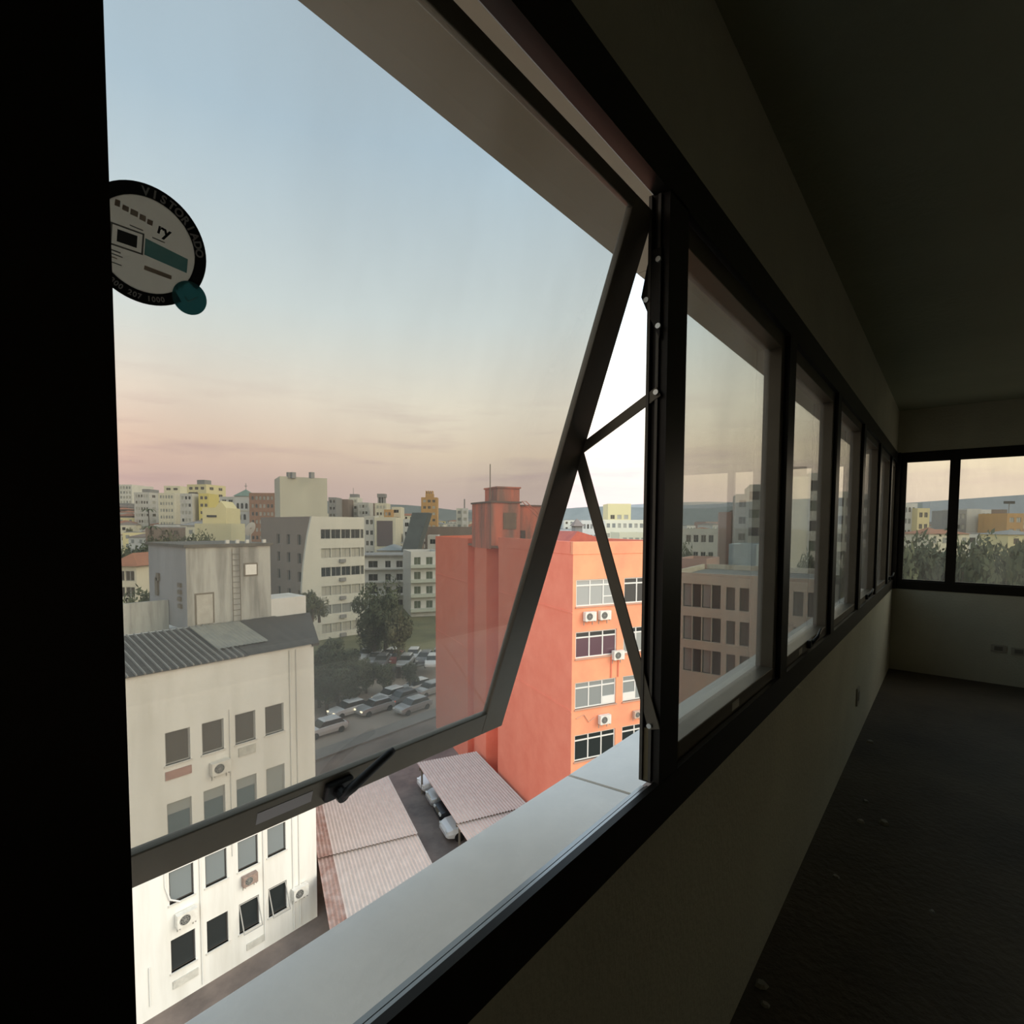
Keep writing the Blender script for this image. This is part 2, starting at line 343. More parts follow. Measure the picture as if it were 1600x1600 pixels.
# end wall windows
ef = empty('trim_4', (0, 0, 0)); tag(ef, 'dark bronze aluminium frame of the end wall windows', None, None, 'structure')
MB().box(WL-.005, -3.3, .857, WL+.05, WY-.03, .944).build('sill_rail', m_alu, ef)
MB().box(WL-.005, -3.3, 2.18, WL+.05, WY-.03, 2.268).build('head_rail', m_alu, ef)
EP = [(.378, WY-.03), (-.044, .036), (-1.15, -1.07), (-2.26, -2.18), (-3.3, -3.22)]
for a, b in EP: MB().box(WL-.004, a, .94, WL+.05, b, 2.185).build('post', m_alu, ef)
pl = ['narrow end wall window next to the corner', 'wide end wall window right of the narrow corner pane', 'end wall window beyond the right picture edge', 'last end wall window at the far right']
for i in range(4):
    ya, yb = EP[i+1][1], EP[i][0]
    root = empty('window_%d' % (8+i)); tag(root, pl[i], None, None, 'structure')
    MB().box(WL+.030, ya, .942, WL+.036, yb, 2.182).build('glass', m_glassB, root)
    f_ = MB().box(WL+.022, ya, .944, WL+.044, yb, .958).box(WL+.022, ya, 2.168, WL+.044, yb, 2.18)
    f_.build('glazing_bead', m_alu, root)

# small fittings on the walls
m_plate = mat('old_switch_plate', (.46, .43, .35), .6); m_socket = mat('dusty_socket', (.22, .20, .17), .7)
p = on_y(1339, 1087, WY)
o = MB().box(p.x-.055, WY-.010, p.z-.06, p.x+.055, WY+.001, p.z+.06, 0).build('wall_outlet', m_plate); tag(o, 'empty grey outlet plate on the wall under the window band', 'outlet')
MB().box(p.x-.03, WY-.012, p.z-.03, p.x+.03, WY-.0095, p.z+.03).build('socket', m_socket, o)
for q, tx in (((1560, 1013), 'left'), ((1592, 1018), 'right')):
    p = on_x(q[0], q[1], WL)
    o = MB().box(WL-.010, p.y-.055, p.z-.035, WL+.001, p.y+.055, p.z+.035).build('wall_outlet', m_plate)
    tag(o, '%s one of two grey outlet plates under the end wall windows' % tx, 'outlet')
    MB().box(WL-.012, p.y-.03, p.z-.02, WL-.0095, p.y+.03, p.z+.02).build('socket', m_socket, o)
m_crumb = mat('plaster_crumb', (.34, .33, .29), .9)
random.seed(3)
for k, (px, py) in enumerate(((1352, 1252), (1346, 1284), (1382, 1286), (1305, 1370), (1360, 1160), (1457, 1425), (1190, 1540), (1196, 1570))):
    p = on_z(px, py, 0)
    s_ = random.uniform(.012, .03); pts = []
    mb = MB(); n_ = 6
    r1 = [(math.cos(a)*s_*random.uniform(.7, 1.3), math.sin(a)*s_*random.uniform(.6, 1.2), 0) for a in [i*math.tau/n_ for i in range(n_)]]
    r2 = [(x*.6, y*.6, s_*.45) for x, y, z in r1]
    mb.loft([r1, r2]); o = mb.build('plaster_crumb', m_crumb, None, (p.x, p.y, 0))
    tag(o, 'small pale plaster crumb lying on the bare dark floor', 'rubble', 'plaster crumbs on the floor')

# ------------------------------------------------------------------ round inspection sticker on the open sash
def text_mesh(s, size, align='CENTER'):
    cu = bpy.data.curves.new('lettering', 'FONT'); cu.body = s; cu.size = size; cu.align_x = align; cu.align_y = 'CENTER'; cu.offset = size*.035
    to = bpy.data.objects.new('lettering', cu); COL.objects.link(to)
    dg = bpy.context.evaluated_depsgraph_get(); me = bpy.data.meshes.new_from_object(to.evaluated_get(dg))
    vs_ = [v.co.copy() for v in me.vertices]; fs_ = [tuple(p_.vertices) for p_ in me.polygons]
    bpy.data.objects.remove(to); bpy.data.curves.remove(cu); bpy.data.meshes.remove(me)
    return vs_, fs_
ST_C = P1(.181, .8455, .006-.0008)
ex = Vector((1, 0, 0)); ey = up1; ez = -out1        # towards the room
stk = empty('inspection_sticker', ST_C)
stk.rotation_euler = Matrix((ex, ey, ez)).transposed().to_euler()
tag(stk, 'round black and white inspection sticker with a small teal circle, stuck on the open window', 'sticker')
m_sb = mat('sticker_black', (.006, .008, .008), .5); m_sw = mat('sticker_grey_white', (.55, .53, .46), .6, (.48, .46, .40), 60)
m_st = mat('sticker_teal', (.10, .28, .29), .5); m_stb = mat('sticker_teal_band', (.10, .26, .28), .5, (.22, .32, .33), 40)
m_sl = mat('sticker_lettering', (.75, .72, .68), .6); m_sg = mat('sticker_grey_print', (.26, .25, .22), .6); m_so = mat('sticker_tan_print', (.30, .22, .16), .6)
def disc2(r, z0, z1, n=48, cx=0, cy=0):
    return MB().loft([[(cx+r*math.cos(i*math.tau/n), cy+r*math.sin(i*math.tau/n), z) for i in range(n)] for z in (z0, z1)])
rim = MB(); n_ = 64
for i in range(n_):
    a, b = i*math.tau/n_, (i+1)*math.tau/n_
    if math.hypot(.048*math.cos((a+b)/2)-.041, .048*math.sin((a+b)/2)+.0355) < .0125: continue   # the badge is set into the rim
    k = [(r_*math.cos(t_), r_*math.sin(t_), z) for t_ in (a, b) for r_ in (.0422, .0535) for z in (0, .0004)]
    rim.add(k, [(1, 3, 7, 5), (0, 4, 6, 2), (2, 6, 7, 3), (0, 1, 5, 4)])
rim.build('rim', m_sb, stk, fix=False)
for m_ in (m_sw, m_st, m_stb, m_sl, m_so):
    t_ = m_.node_tree; pb = t_.nodes['Principled BSDF']; om_ = t_.nodes['Material Output']; tl_ = t_.nodes.new('ShaderNodeBsdfTranslucent'); tl_.inputs[0].default_value = (.80, .77, .70, 1) if m_ in (m_sw, m_sl) else (.52, .46, .40, 1) if m_ is m_so else (.16, .36, .36, 1)
    mx_ = t_.nodes.new('ShaderNodeMixShader'); mx_.inputs[0].default_value = .6; t_.links.new(pb.outputs[0], mx_.inputs[1]); t_.links.new(tl_.outputs[0], mx_.inputs[2]); t_.links.new(mx_.outputs[0], om_.inputs[0])
MB().loft([[(.0425*math.cos(i*math.tau/48), .0425*math.sin(i*math.tau/48), z) for i in range(48)] for z in (.0002, .0006)]).build('face', m_sw, stk)
def arc_text(s, r, a_mid, da, size, name, flip=False):
    mb = MB(); n_ = len(s)
    for i, ch in enumerate(s):
        if ch == ' ': continue
        a = math.radians(a_mid + (-(i-(n_-1)/2) if not flip else (i-(n_-1)/2))*da)
        vs_, fs_ = text_mesh(ch, size); rot = a-math.pi/2 if not flip else a+math.pi/2
        mb.add([(math.cos(a)*r + v.x*math.cos(rot)-v.y*math.sin(rot), math.sin(a)*r + v.x*math.sin(rot)+v.y*math.cos(rot), .0006) for v in vs_], fs_)
    return mb.build(name, m_sl, stk, fix=False)
arc_text('VISTORIADO', .0468, 54, 9.2, .0100, 'rim_lettering')
arc_text('0800 207 1000', .0480, -99, 4.9, .0068, 'rim_lettering', True)
def flat_text(s, x, y, size, m_, ang=0, name='print'):
    vs_, fs_ = text_mesh(s, size, 'LEFT'); ca, sa = math.cos(ang), math.sin(ang)
    MB().add([(x+v.x*ca-v.y*sa, y+v.x*sa+v.y*ca, .0008) for v in vs_], fs_).build(name, m_, stk, fix=False)
for k_, (x_, y_, w_, h_) in enumerate(((-.029, .0235, .004, .0055), (-.023, .0225, .005, .0045), (-.0165, .0215, .006, .0050), (-.009, .0205, .005, .0050), (-.0025, .0195, .0045, .0045))):
    MB().box(x_, y_, .0006, x_+w_, y_+h_, .0008).build('worn_print', m_so, stk, rot=(0, 0, -.05))
flat_text('ry', .0075, .0195, .0135, m_sb, -.16)
for (x0, y0, w_, h_, m_) in ((-.016, .0115, .011, .0010, m_sg), (.003, .009, .011, .0010, m_sg), (-.036, -.016, .016, .0012, m_sg), (-.036, -.019, .018, .0010, m_sg), (-.035, -.022, .013, .0010, m_so), (.000, -.022, .024, .004, m_so), (-.030, -.0265, .012, .001, m_sg)):
    MB().box(x0, y0, .0006, x0+w_, y0+h_, .0008).build('print', m_, stk, rot=(0, 0, -.06))
MB().add([(-.002, .0065, .0007), (.036, .001, .0007), (.036, -.0125, .0007), (-.002, -.0085, .0007)], [(0, 3, 2, 1)]).build('teal_band', m_stb, stk, fix=False)
fb = MB()
for q in ((-.030, -.0095, -.003, -.0080), (-.030, .0085, -.003, .0100), (-.030, -.0095, -.0285, .010), (-.0045, -.0095, -.003, .010)): fb.box(q[0], q[1], .0006, q[2], q[3], .0009)
fb.build('print_frame', m_sg, stk); MB().box(-.0245, -.0050, .0006, -.0085, .0058, .0009).build('print_square', mat('sticker_dark_print', (.05, .05, .045), .6), stk)
disc2(.0165, .0004, .0009, 32, .041, -.0355).build('teal_badge', m_st, stk)
ck = MB(); ck.bar((.036, -.036, .0011), (.040, -.0395, .0011), .0014, .0003); ck.bar((.040, -.0395, .0011), (.0475, -.0325, .0011), .0014, .0003); ck.build('check_mark', mat('sticker_pale_teal', (.17, .38, .38), .5), stk)

# ================================================================== OUTSIDE
GZ = -18.4
def smooth(a, b, x): t_ = max(0, min(1, (x-a)/(b-a))); return t_*t_*(3-2*t_)
def terrain(x, y):
    r_ = math.hypot(x, y); ph = math.degrees(math.atan2(y, x))
    amp = 6+16*smooth(48, 72, ph)
    h = GZ + amp*smooth(95, 420, r_) + 3*math.sin(x*.021+1)*math.sin(y*.017)*smooth(140, 300, r_)
    return h
m_ground = mat('city_ground', (.105, .10, .085), .95, (.06, .07, .045), .05, detail=8)
g = MB(); R_ = [4+i*7 for i in range(18)] + [130+i*22 for i in range(30)] + [900, 1300, 2000, 3200]
A_ = [math.radians(-55+i*4) for i in range(56)]
for r_ in R_:
    for a_ in A_:
        x, y = r_*math.cos(a_), r_*math.sin(a_); g.v.append((x, y, terrain(x, y)-.02*smooth(20, 60, r_)))
na = len(A_)
for i in range(len(R_)-1):
    for j in range(na-1): g.f.append((i*na+j, (i+1)*na+j, (i+1)*na+j+1, i*na+j+1)); g.m.append(0)
go = g.build('ground', m_ground, fix=False); go['kind'] = 'structure'
# street behind the white building
m_asph = mat('street_asphalt', (.40, .33, .265), .9, (.31, .26, .21), .35)
struct('road', MB().box(-20, 42, GZ-.3, 130, 56.5, GZ+.06), m_asph)
struct('sidewalk', MB().box(-20, 56.5, GZ-.3, 130, 59, GZ+.2).box(-20, 40.2, GZ-.3, 130, 42, GZ+.2), mat('pavement', (.26, .24, .21), .9, (.2, .19, .17), .8))
struct('yard', MB().box(-25, 3, GZ-.3, 60, 40.2, GZ+.04), mat('yard_asphalt', (.25, .195, .16), .95, (.125, .10, .085), .45, detail=8))
m_grass = mat('embankment_grass', (.20, .185, .09), .95, (.12, .12, .06), .25)
gb = MB(); gb.loft([[(x, 59, GZ-.2), (x, 64, GZ+1.2), (x, 95, GZ+2.0), (x, 96, GZ-2)] for x in (-20, 40, 120)]); gbo = gb.build('grass_bank', m_grass); gbo['kind'] = 'structure'

# hills on the horizon
def hill(name, r_, a0, a1, prof, col, base=-40):
    mb = MB(); top = []; n_ = 60
    ring0, ring1, ring2 = [], [], []
    for i in range(n_+1):
        a = math.radians(a0+(a1-a0)*i/n_); t_ = i/n_
        h = prof(t_)
        ring0.append((r_*math.cos(a), r_*math.sin(a), base)); ring1.append((r_*1.12*math.cos(a), r_*1.12*math.sin(a), h)); ring2.append((r_*1.5*math.cos(a), r_*1.5*math.sin(a), base))
    v = ring0+ring1+ring2; f = []
    for i in range(n_):
        for k in (0, 1): f.append((k*(n_+1)+i, k*(n_+1)+i+1, (k+1)*(n_+1)+i+1, (k+1)*(n_+1)+i))
    mb.add(v, f); o = mb.build(name, col, smooth=True); o['kind'] = 'structure'; return o
m_hill = mat('hazy_wooded_hill', (.24, .245, .22), .95, (.19, .20, .18), .01)  # distance haze is put into the hill colour as a paler grey
m_hill2 = mat('hazy_far_hill', (.34, .335, .32), .95, (.29, .29, .28), .006)  # farther ridge, paler again with haze in its colour
def ridge(pts):
    def f_(t_):
        for (a, h), (b, k) in zip(pts[:-1], pts[1:]):
            if a <= t_ <= b: return h+(k-h)*smooth(a, b, t_)
        return pts[-1][1]
    return f_
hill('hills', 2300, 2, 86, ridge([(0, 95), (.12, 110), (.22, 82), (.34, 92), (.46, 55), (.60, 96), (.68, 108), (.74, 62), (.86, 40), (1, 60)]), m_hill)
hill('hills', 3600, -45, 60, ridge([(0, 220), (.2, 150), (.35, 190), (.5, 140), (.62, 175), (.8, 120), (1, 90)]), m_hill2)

# ---------------------------------------------------------------- plots already taken, so that nothing is built into its neighbour
TAKEN = []
def take(x, y, r_): TAKEN.append((x, y, r_))
def take_box(o, th, w, d):
    ex_, ey_ = (math.cos(th), math.sin(th)), (-math.sin(th), math.cos(th)); r_ = max(1.0, min(w, d)/2); nx, ny = max(1, round(w/(2*r_))), max(1, round(d/(2*r_)))
    for i in range(nx):
        for j in range(ny):
            a, b = w*(i+.5)/nx, d*(j+.5)/ny; take(o[0]+ex_[0]*a+ey_[0]*b, o[1]+ex_[1]*a+ey_[1]*b, r_*1.15)
def is_free(x, y, r_): return all((x-a)**2+(y-b)**2 > (r_+c)**2 for a, b, c in TAKEN)
# ---------------------------------------------------------------- facade maker
def pane_mat(name, c, rough=.12): return mat(name, c, rough, spec=.6)
P_DARK = pane_mat('dark_pane', (.025, .03, .03)); P_GREY = pane_mat('grey_blind_pane', (.30, .31, .29), .35); P_BLUE = pane_mat('bluish_pane', (.11, .14, .145), .15)
P_BROWN = pane_mat('brown_pane', (.10, .085, .065), .2); P_GREEN = pane_mat('greenish_pane', (.11, .14, .10), .25); P_CREAM = pane_mat('curtain_pane', (.46, .44, .37), .5)
F_WHITE = mat('white_window_frame', (.72, .70, .65), .6); F_GREY = mat('grey_window_frame', (.35, .34, .31), .6); F_DARK = mat('dark_window_frame', (.05, .045, .04), .6)
_win = {}
def win_mesh(w, h, rev, pane, frame, nv=1, nh=0, fw=.06):
    key = (round(w, 2), round(h, 2), round(rev, 2), pane.name, frame.name, nv, nh)
    if key in _win: return _win[key]
    mb = MB()
    mb.box(-w/2, rev, -h/2, w/2, rev+.03, h/2, 1)
    fw = min(fw, w*.12)
    for a in (-w/2, w/2-fw): mb.box(a, rev-.05, -h/2, a+fw, rev, h/2, 0)
    for b in (-h/2, h/2-fw): mb.box(-w/2+fw, rev-.05, b, w/2-fw, rev, b+fw, 0)
    for i in range(1, nv): x = -w/2+w*i/nv; mb.box(x-fw/2, rev-.045, -h/2+fw, x+fw/2, rev, h/2-fw, 0)
    if nh: z = h/2-h*nh; mb.box(-w/2+fw, rev-.045, z-fw/2, w/2-fw, rev, z+fw/2, 0)
    _win[key] = mb.mesh('window', [frame, pane]); return _win[key]
def face_grid(mb, o, ux, n, w, h, holes, rev, mi=0):
    """wall face in the plane o + ux*a + z*b, with openings; n points into the building"""
    o = Vector(o); ux = Vector(ux); n = Vector(n); uz = Vector((0, 0, 1))
    xs = sorted({0, w, *[round(q, 4) for r_ in holes for q in r_[:2]]}); zs = sorted({0, h, *[round(q, 4) for r_ in holes for q in r_[2:]]})
    P = lambda a, b, d=0: o+ux*a+uz*b+n*d
    for i in range(len(xs)-1):
        for j in range(len(zs)-1):
            cx, cz = (xs[i]+xs[i+1])/2, (zs[j]+zs[j+1])/2
            if any(a < cx < b and c < cz < d for a, b, c, d in holes): continue
            mb.add([P(xs[i], zs[j]), P(xs[i+1], zs[j]), P(xs[i+1], zs[j+1]), P(xs[i], zs[j+1])], [(0, 1, 2, 3)], mi)
    for a, b, c, d in holes:
        k = [P(a, c), P(b, c), P(b, d), P(a, d), P(a, c, rev+.03), P(b, c, rev+.03), P(b, d, rev+.03), P(a, d, rev+.03)]
        mb.add(k, [(0, 4, 5, 1), (1, 5, 6, 2), (2, 6, 7, 3), (3, 7, 4, 0)], mi)
def block(root, w, d, h, wall, front=(), left=(), right=(), rev=.12, name='wall', roofm=None, parapet=.5, off=(0, 0, 0), styles=None, side_mat=None, wname='window'):
    """a volume with openings: root-local x along the front, y away from the viewer; front/left/right = lists of (a0,a1,z0,z1[,style])"""
    ox, oy, oz = off; mb = MB(); mats = [wall] + ([side_mat] if side_mat else []); si = 1 if side_mat else 0
    fh = [q[:4] for q in front]; lh = [q[:4] for q in left]; rh = [q[:4] for q in right]
    face_grid(mb, (ox, oy, oz), (1, 0, 0), (0, 1, 0), w, h, fh, rev)
    face_grid(mb, (ox, oy+d, oz), (0, -1, 0), (1, 0, 0), d, h, [(d-b, d-a, c_, e_) for a, b, c_, e_ in lh], rev, si)
    face_grid(mb, (ox+w, oy, oz), (0, 1, 0), (-1, 0, 0), d, h, rh, rev, si)
    face_grid(mb, (ox+w, oy+d, oz), (-1, 0, 0), (0, -1, 0), w, h, [], rev)
    t_ = min(.25, w*.2, d*.2); zt = oz+h
    ring = [(ox, oy), (ox+w, oy), (ox+w, oy+d), (ox, oy+d)]; inn = [(ox+t_, oy+t_), (ox+w-t_, oy+t_), (ox+w-t_, oy+d-t_), (ox+t_, oy+d-t_)]
    for i in range(4):
        a, b = ring[i], ring[(i+1) % 4]; c_, e_ = inn[i], inn[(i+1) % 4]
        mb.add([(*a, zt), (*b, zt), (*e_, zt), (*c_, zt), (*c_, zt-parapet), (*e_, zt-parapet)], [(0, 1, 2, 3), (3, 2, 5, 4)], 0)
    wo_ = mb.build(name, mats, root, fix=False)
    MB().box(ox+t_, oy+t_, zt-parapet-.1, ox+w-t_, oy+d-t_, zt-parapet).build('roof', roofm or mat('flat_roof', (.22, .20, .18), .9, (.16, .15, .14), .6), root)
    st = styles or [(P_DARK, F_GREY, 2, 0)]
    for lst, side in ((front, 'f'), (left, 'l'), (right, 'r')):
        for q in lst:
            s_ = q[4] if len(q) > 4 else random.choice(st)
            a, b, c_, e_ = q[:4]; me = win_mesh(b-a, e_-c_, rev, *s_)
            m_ = (a+b)/2; z_ = oz+(c_+e_)/2
            if side == 'f': link(wname, me, root, (ox+m_, oy, z_))
            elif side == 'l': link(wname, me, root, (ox, oy+m_, z_), (0, 0, -math.pi/2))
            else: link(wname, me, root, (ox+w, oy+m_, z_), (0, 0, math.pi/2))
    return wo_
def grid(w, h, nc, nr, ww, wh, top=1.0, fh=3.0, m0=None, m1=None, z_sill=None):
    m0 = 0.6 if m0 is None else m0; m1 = m0 if m1 is None else m1
    out = []; span = (w-m0-m1)/nc
    for r_ in range(nr):
        z1 = h-top-r_*fh; z0 = z1-wh
        if z0 < .2: break
        for c_ in range(nc):
            x = m0+span*(c_+.5); out.append((x-ww/2, x+ww/2, z0, z1))
    return out
def place(px0, px1, pyt, D, th):
    """front facade seen between two picture columns at depth D, running in direction th (degrees)"""
    e = Vector((math.cos(math.radians(th)), math.sin(math.radians(th)), 0))
    p0 = at(px0, pyt, D); d1 = ray(px1, pyt)
    # solve p0 + e*t = EYE + d1*s in plan
    det = e.x*(-d1.y)-(-d1.x)*e.y; bx, by = EYE.x-p0.x, EYE.y-p0.y
    t_ = (bx*(-d1.y)-(-d1.x)*by)/det
    base = min(terrain(p0.x, p0.y), terrain(p0.x+e.x*t_, p0.y+e.y*t_))-.4
    return p0, t_, p0.z-base, base, math.radians(th)
def bldg(name, label, px0, px1, pyt, D, th, depth, wall, cat='building', group=None, **kw):
    p0, w, h, base, tr_ = place(px0, px1, pyt, D, th)
    root = empty(name, (p0.x, p0.y, base), tr_); tag(root, label, cat, group); take_box((p0.x, p0.y), tr_, w, depth)
    return root, w, h
def std(name, label, px0, px1, pyt, D, th, depth, wall, nc=3, ww=None, wh=1.3, fh=3.0, top=1.1, nr=12, styles=None, left=None, right=None, roofm=None, group=None, side_mat=None, parapet=.4, cat='building'):
    root, w, h = bldg(name, label, px0, px1, pyt, D, th, depth, wall, cat, group)
    ww = ww or (w/nc*.55 if nc else 1)
    nr = min(nr, int((h-top)//fh)+1)
    fr_ = grid(w, h, nc, nr, ww, wh, top, fh, m0=min(.5, w*.08)) if nc else []
    le = grid(depth, h, left, nr, depth/left*.4, wh, top, fh, m0=.5) if left else []
    ri = grid(depth, h, right, nr, depth/right*.4, wh, top, fh, m0=.5) if right else []
    block(root, w, depth, h, wall, fr_, le, ri, styles=styles, roofm=roofm, side_mat=side_mat, parapet=parapet)
    return root, w, h
def hip_roof(root, w, d, h, rise, m_, over=.4, off=(0, 0), pyramid=False, name='pitched_roof'):
    ox, oy = off; a = [(ox-over, oy-over, h), (ox+w+over, oy-over, h), (ox+w+over, oy+d+over, h), (ox-over, oy+d+over, h)]
    if pyramid: v = a+[(ox+w/2, oy+d/2, h+rise)]; f = [(0, 1, 4), (1, 2, 4), (2, 3, 4), (3, 0, 4), (3, 2, 1, 0)]
    else:
        k = min(w, d)/2
        if w >= d: r0, r1 = (ox+k, oy+d/2, h+rise), (ox+w-k, oy+d/2, h+rise); f = [(0, 1, 5, 4), (1, 2, 5), (2, 3, 4, 5), (3, 0, 4), (3, 2, 1, 0)]
        else: r0, r1 = (ox+w/2, oy+k, h+rise), (ox+w/2, oy+d-k, h+rise); f = [(0, 1, 4), (1, 2, 5, 4), (2, 3, 5), (3, 0, 4, 5), (3, 2, 1, 0)]
        v = a+[r0, r1]
    return MB().add(v, f).build(name, m_, root)

# ---------------------------------------------------------------- air conditioner
m_acw = mat('ac_white', (.78, .76, .69), .5, (.66, .63, .56), 5); m_acd = mat('ac_fan_dark', (.06, .06, .055), .6); m_acg = mat('ac_grille', (.30, .29, .26), .5)
_ac = {}
def ac_unit(pos, rz, label, group='air conditioners on the house walls', s=1.0, m_body=None):
    """split condenser: local y points into the wall"""
    root = empty('air_conditioner', pos, rz); tag(root, label, 'air conditioner', group); root.scale = (s, s, s)
    if 'body' not in _ac:
        _ac['body'] = MB().box(-.40, -.34, 0, .40, -.05, .56).mesh('ac_body', m_acw)
        mb = MB(); n_ = 24; mb.disc((-.10, -.345, .28), .215, n_, 'y', .012); _ac['fan'] = mb.mesh('ac_fan', m_acd)
        mb = MB()
        for r_ in (.06, .13, .20):
            mb.tube([(-.10+r_*math.cos(k*math.tau/20), -.357, .28+r_*math.sin(k*math.tau/20)) for k in range(21)], .012, 5)
        for k in range(4):
            a = k*math.pi/4; mb.bar((-.10-.21*math.cos(a), -.357, .28-.21*math.sin(a)), (-.10+.21*math.cos(a), -.357, .28+.21*math.sin(a)), .012, .012, up=(0, 1, 0))
        _ac['grille'] = mb.mesh('ac_grille', m_acg)
        _ac['bracket'] = MB().add([(x_, y_, z_) for x_ in (-.02, .02) for y_, z_ in ((-.36, 0), (-.36, -.05), (-.03, -.05), (-.03, -.3), (0, -.3), (0, 0))],
            [(0, 1, 2, 5), (2, 3, 4, 5), (11, 8, 7, 6), (11, 10, 9, 8)]+[(i, 6+i, 6+(i+1) % 6, (i+1) % 6) for i in range(6)]).mesh('ac_bracket', F_GREY)
    b = link('housing', _ac['body'], root); link('fan', _ac['fan'], root); link('fan_grille', _ac['grille'], root); [link('bracket', _ac['bracket'], root, (x_, 0, 0)) for x_ in (-.31, .31)]
    if m_body: b.material_slots[0].link = 'OBJECT'; b.material_slots[0].material = m_body
    return root

# ---------------------------------------------------------------- white building at the left (front parallel to the window wall)
m_whiteb = mat('weathered_white_paint', (.77, .755, .70), .85, (.64, .62, .555), 1.1, streak=True, lo=.30, hi=.58)
m_greyst = mat('stained_grey_render', (.50, .49, .44), .9, (.27, .26, .23), 1.5, streak=True, lo=.36, hi=.58)
m_greysh = mat('grey_render', (.36, .35, .345), .9, (.30, .295, .29), 1.2, streak=True)
m_ribd = mat('dark_roof_sheet', (.10, .09, .077), .7, (.065, .06, .052), 1.2, spec=.25)
m_ribl = mat('translucent_roof_sheet', (.36, .345, .28), .5, (.24, .24, .21), 1.2)
WBY = 24.0
wb = empty('white_office_building', (0, 0, GZ)); tag(wb, 'white rendered office building with small square windows and dark ribbed roof', 'building')
ZT = -4.40-GZ; XR = 13.61; XLb = -1.0
colsX = [(7.13, 8.04), (8.49, 9.36), (9.83, 10.72), (11.16, 12.04)]
rowsZ = [(-8.27, -6.93), (-11.22, -9.86), (-14.08, -12.72), (-16.98, -15.6)]
extraX = [(5.75, 6.65), (4.35, 5.25), (2.9, 3.8), (1.4, 2.3)]
holes = [(a-XLb, b-XLb, c_-GZ, d_-GZ) for a, b in colsX+extraX[1:] for c_, d_ in rowsZ]
mb = MB(); face_grid(mb, (XLb, WBY, 0), (1, 0, 0), (0, 1, 0), XR-XLb, ZT, holes, .14)
RX, RY = XR+5.4, WBY+11.6     # right wall runs off at an angle
mb.add([(XR, WBY, 0), (RX, RY, 0), (RX, RY, ZT), (XR, WBY, ZT)], [(0, 1, 2, 3)])
mb.add([(RX, RY, 0), (XLb, RY, 0), (XLb, RY, ZT), (RX, RY, ZT)], [(0, 1, 2, 3)]); mb.add([(XLb, RY, 0), (XLb, WBY, 0), (XLb, WBY, ZT), (XLb, RY, ZT)], [(0, 1, 2, 3)])
mb.add([(XLb, WBY, ZT-.02), (XR, WBY, ZT-.02), (RX, RY, ZT-.02), (XLb, RY, ZT-.02)], [(0, 1, 2, 3)])
mb.build('wall', m_whiteb, wb, fix=False)
m_sillw = mat('window_sill_paint', (.62, .60, .54), .8)
open_cols = {(2, 3), (3, 3)}
for ci, (a, b) in enumerate(colsX+extraX[1:]):
    for ri, (c_, d_) in enumerate(rowsZ):
        w_, h_ = b-a, d_-c_; cx, cz = (a+b)/2, (c_+d_)/2-GZ
        fr_ = MB(); fw = .05
        for q in ((-w_/2, -h_/2, -w_/2+fw, h_/2), (w_/2-fw, -h_/2, w_/2, h_/2), (-w_/2+fw, -h_/2, w_/2-fw, -h_/2+fw), (-w_/2+fw, h_/2-fw, w_/2-fw, h_/2)):
            fr_.box(q[0], .09, q[1], q[2], .14, q[3])
        wo_ = fr_.build('window', F_GREY if ri < 2 else F_DARK, wb, (cx, WBY, cz))
        MB().box(-w_/2-.06, -.05, -h_/2-.07, w_/2+.06, .10, -h_/2).build('sill', m_sillw, wo_)
        pane = {0: P_BROWN, 1: P_GREY if ci == 3 else P_BLUE, 2: pane_mat('sky_grey_pane', (.20, .225, .225), .18), 3: P_DARK}[ri]
        MB().box(-w_/2+fw, .11, -h_/2+fw, w_/2-fw, .13, h_/2-fw).build('pane', pane, wo_)
        if ri == 1: MB().box(-w_/2+fw, .095, h_/2-.50, w_/2-fw, .108, h_/2-fw).build('roller_blind', P_GREY, wo_)
        if (ci, ri) in open_cols:
            sm = MB(); ang = math.radians(22)
            for q in ((-w_/2+.02, 0, -w_/2+.06, -h_/2*1.85), (w_/2-.06, 0, w_/2-.02, -h_/2*1.85), (-w_/2+.06, 0, w_/2-.06, -.04), (-w_/2+.06, -h_/2*1.85+.04, w_/2-.06, -h_/2*1.85)):
                sm.box(q[0], -.02, min(q[1], q[3]), q[2], .02, max(q[1], q[3]))
            so = sm.build('open_sash', F_GREY, wo_, (0, .06, h_/2-.06), (-ang, 0, 0))
# pipes and stains fittings
for X_, z0_, z1_, rr in ((12.36, -18.2, -4.5, .035), (12.68, -18.2, -4.5, .03), (9.60, -13.2, -6.6, .025), (8.27, -18.2, -11.4, .03), (6.35, -17.8, -16.2, .03), (10.95, -17.9, -12.4, .03)):
    MB().tube([(X_, WBY-.05, z0_-GZ), (X_, WBY-.05, z1_-GZ)], rr, 6).build('drain_pipe', m_whiteb, wb)
def on_white(px, py): q = on_y(px, py, WBY); return q.x, q.z
for px, py, w_, h_, c_, nm in ((279, 1207, .95, .34, (.45, .27, .22), 'painted_panel'), (386, 1172, .75, .40, (.62, .60, .53), 'blank_panel'), (290, 1528, .95, .32, (.62, .60, .53), 'blank_panel'), (399, 1472, .8, .30, (.62, .60, .53), 'blank_panel')):
    x_, z_ = on_white(px, py); MB().box(x_-w_/2, WBY-.06, z_-GZ-h_/2, x_+w_/2, WBY+.01, z_-GZ+h_/2).build(nm, mat('panel_%d' % int(px), c_, .8, tuple(k*.75 for k in c_), 4), wb)
